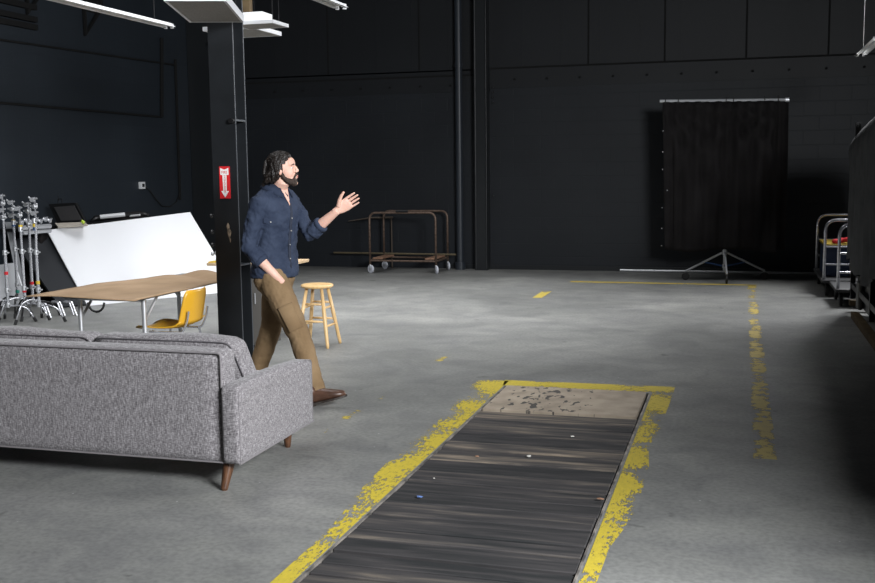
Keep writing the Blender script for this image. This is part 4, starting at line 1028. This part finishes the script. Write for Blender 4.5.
# thigh cargo pocket and side seam on the near leg
side = V((-.1,-1,.0)).normalized()
ax = (KR-HR).normalized(); sd_ = (side-side.dot(ax)*ax).normalized(); wv = ax.cross(sd_).normalized()
if wv.x < 0: wv = -wv
b = NB(); g = []
for i in range(9):
    t = .52+.40*i/8; c_ = HR.lerp(KR, t); rr_ = .101-.018*t+.002
    g.append([b.verts.new(c_+(sd_*math.cos(a_)+wv*math.sin(a_))*rr_) for a_ in [math.radians(-8+9*k) for k in range(9)]])
for p_, q_ in zip(g, g[1:]):
    for i in range(8): b.faces.new((p_[i], p_[i+1], q_[i+1], q_[i]))
o = link('cargo_pocket', b, mTrouser, tr, smooth=True); so = o.modifiers.new('t', 'SOLIDIFY'); so.thickness = .012; so.offset = 0
# ---- shoes
def shoe(heel, d, pitch, par):
    d = d.normalized(); sd = V((d.y, -d.x, 0)); cp, sp_ = math.cos(pitch), math.sin(pitch); f = d*cp+UP*sp_; u = UP*cp-d*sp_
    q = lambda a, s, h: heel+f*a+sd*s+u*h
    def rg(a, w, h0, h1, n=16): return [q(a, w*math.cos(2*PI*k/n), (h0+h1)/2+(h1-h0)/2*math.sin(2*PI*k/n)) for k in range(n)]
    b = NB(); ring_loft(b, [rg(-.002,.018,.03,.07), rg(.006,.030,.018,.105), rg(.04,.037,.016,.125), rg(.085,.040,.016,.12), rg(.12,.042,.014,.112), rg(.16,.047,.012,.096), rg(.21,.048,.011,.078), rg(.25,.042,.011,.064), rg(.283,.027,.012,.05), rg(.292,.008,.018,.03)])
    s = link('shoe', b, mShoe, par, smooth=True)
    b = NB(); pr = [(0,.024),(.02,.034),(.07,.034),(.11,.033),(.16,.044),(.21,.047),(.25,.040),(.285,.024),(.298,.006)]
    top = [q(a, w, .02) for a, w in pr]+[q(a, -w, .02) for a, w in pr[::-1]]
    slab(b, top, .014 if (top[1]-top[0]).cross(top[-1]-top[0]).dot(u) < 0 else -.014); slab(b, [q(0,.024,.008), q(.02,.034,.008), q(.07,.034,.008), q(.07,-.034,.008), q(.02,-.034,.008), q(0,-.024,.008)], .012 if V((q(.02,.034,0)-q(0,.024,0))).cross(q(0,-.024,0)-q(0,.024,0)).dot(u) < 0 else -.012)
    link('sole', b, mSole, s)
    b = NB()
    for k in range(4): a = .105+.022*k; tube(b, [q(a, -.024, .108-.45*(a-.105)), q(a+.004, 0, .117-.45*(a-.105)), q(a, .024, .108-.45*(a-.105))], .003, 6)
    link('laces', b, mSole, s)
    b = NB(); ring_loft(b, [rg(.004,.030,.08,.10), rg(.012,.037,.05,.15), rg(.06,.040,.05,.155), rg(.095,.034,.06,.13)]); link('ankle', b, mShoe, s, smooth=True)
    return s
shoe(V((-2.885, 6.595, .004)), V((.95,.25,0)), .24, man)
shoe(V((-3.575, 7.05, .02)), V((.98,-.18,0)), -.04, man)

# ================================================================== LIGHT
def area(name, loc, tgt, sx_, sy_, power, col=(1,1,1), spread=PI):
    l = bpy.data.lights.new(name, 'AREA'); l.shape = 'RECTANGLE'; l.size = sx_; l.size_y = sy_; l.energy = power; l.color = col; l.spread = spread
    o = bpy.data.objects.new(name, l); C.objects.link(o); o.location = loc
    o.rotation_euler = (V(tgt)-V(loc)).to_track_quat('-Z', 'Y').to_euler(); return o
area('door_daylight', (3.6, 1.0, 3.6), (-4.5, 8.0, .8), 2.8, 1.2, 700, (.95,.975,1), math.radians(125))
area('overhead_fill', (-5.2, 10, 5.2), (-5.2, 10.01, 0), 4, 8, 235, (.97,.98,1), math.radians(88))  # added soft fill from above; the ceiling is closed here
area('overhead_fill', (-2.6, 12.2, 5.2), (-2.6, 12.21, 0), 2.0, 5, 70, (.97,.98,1), math.radians(85))  # added second fill, brightens the back floor and hanging cloth
area('rear_tube_glow', (2.3, 14.7, 3.6), (-1.6, 9.2, 0), 1.5, 1.2, 150, (.97,.98,1), math.radians(120))
w = bpy.data.worlds.new('world'); S.world = w; w.use_nodes = True
w.node_tree.nodes['Background'].inputs[0].default_value = (.75,.85,1,1); w.node_tree.nodes['Background'].inputs[1].default_value = .12
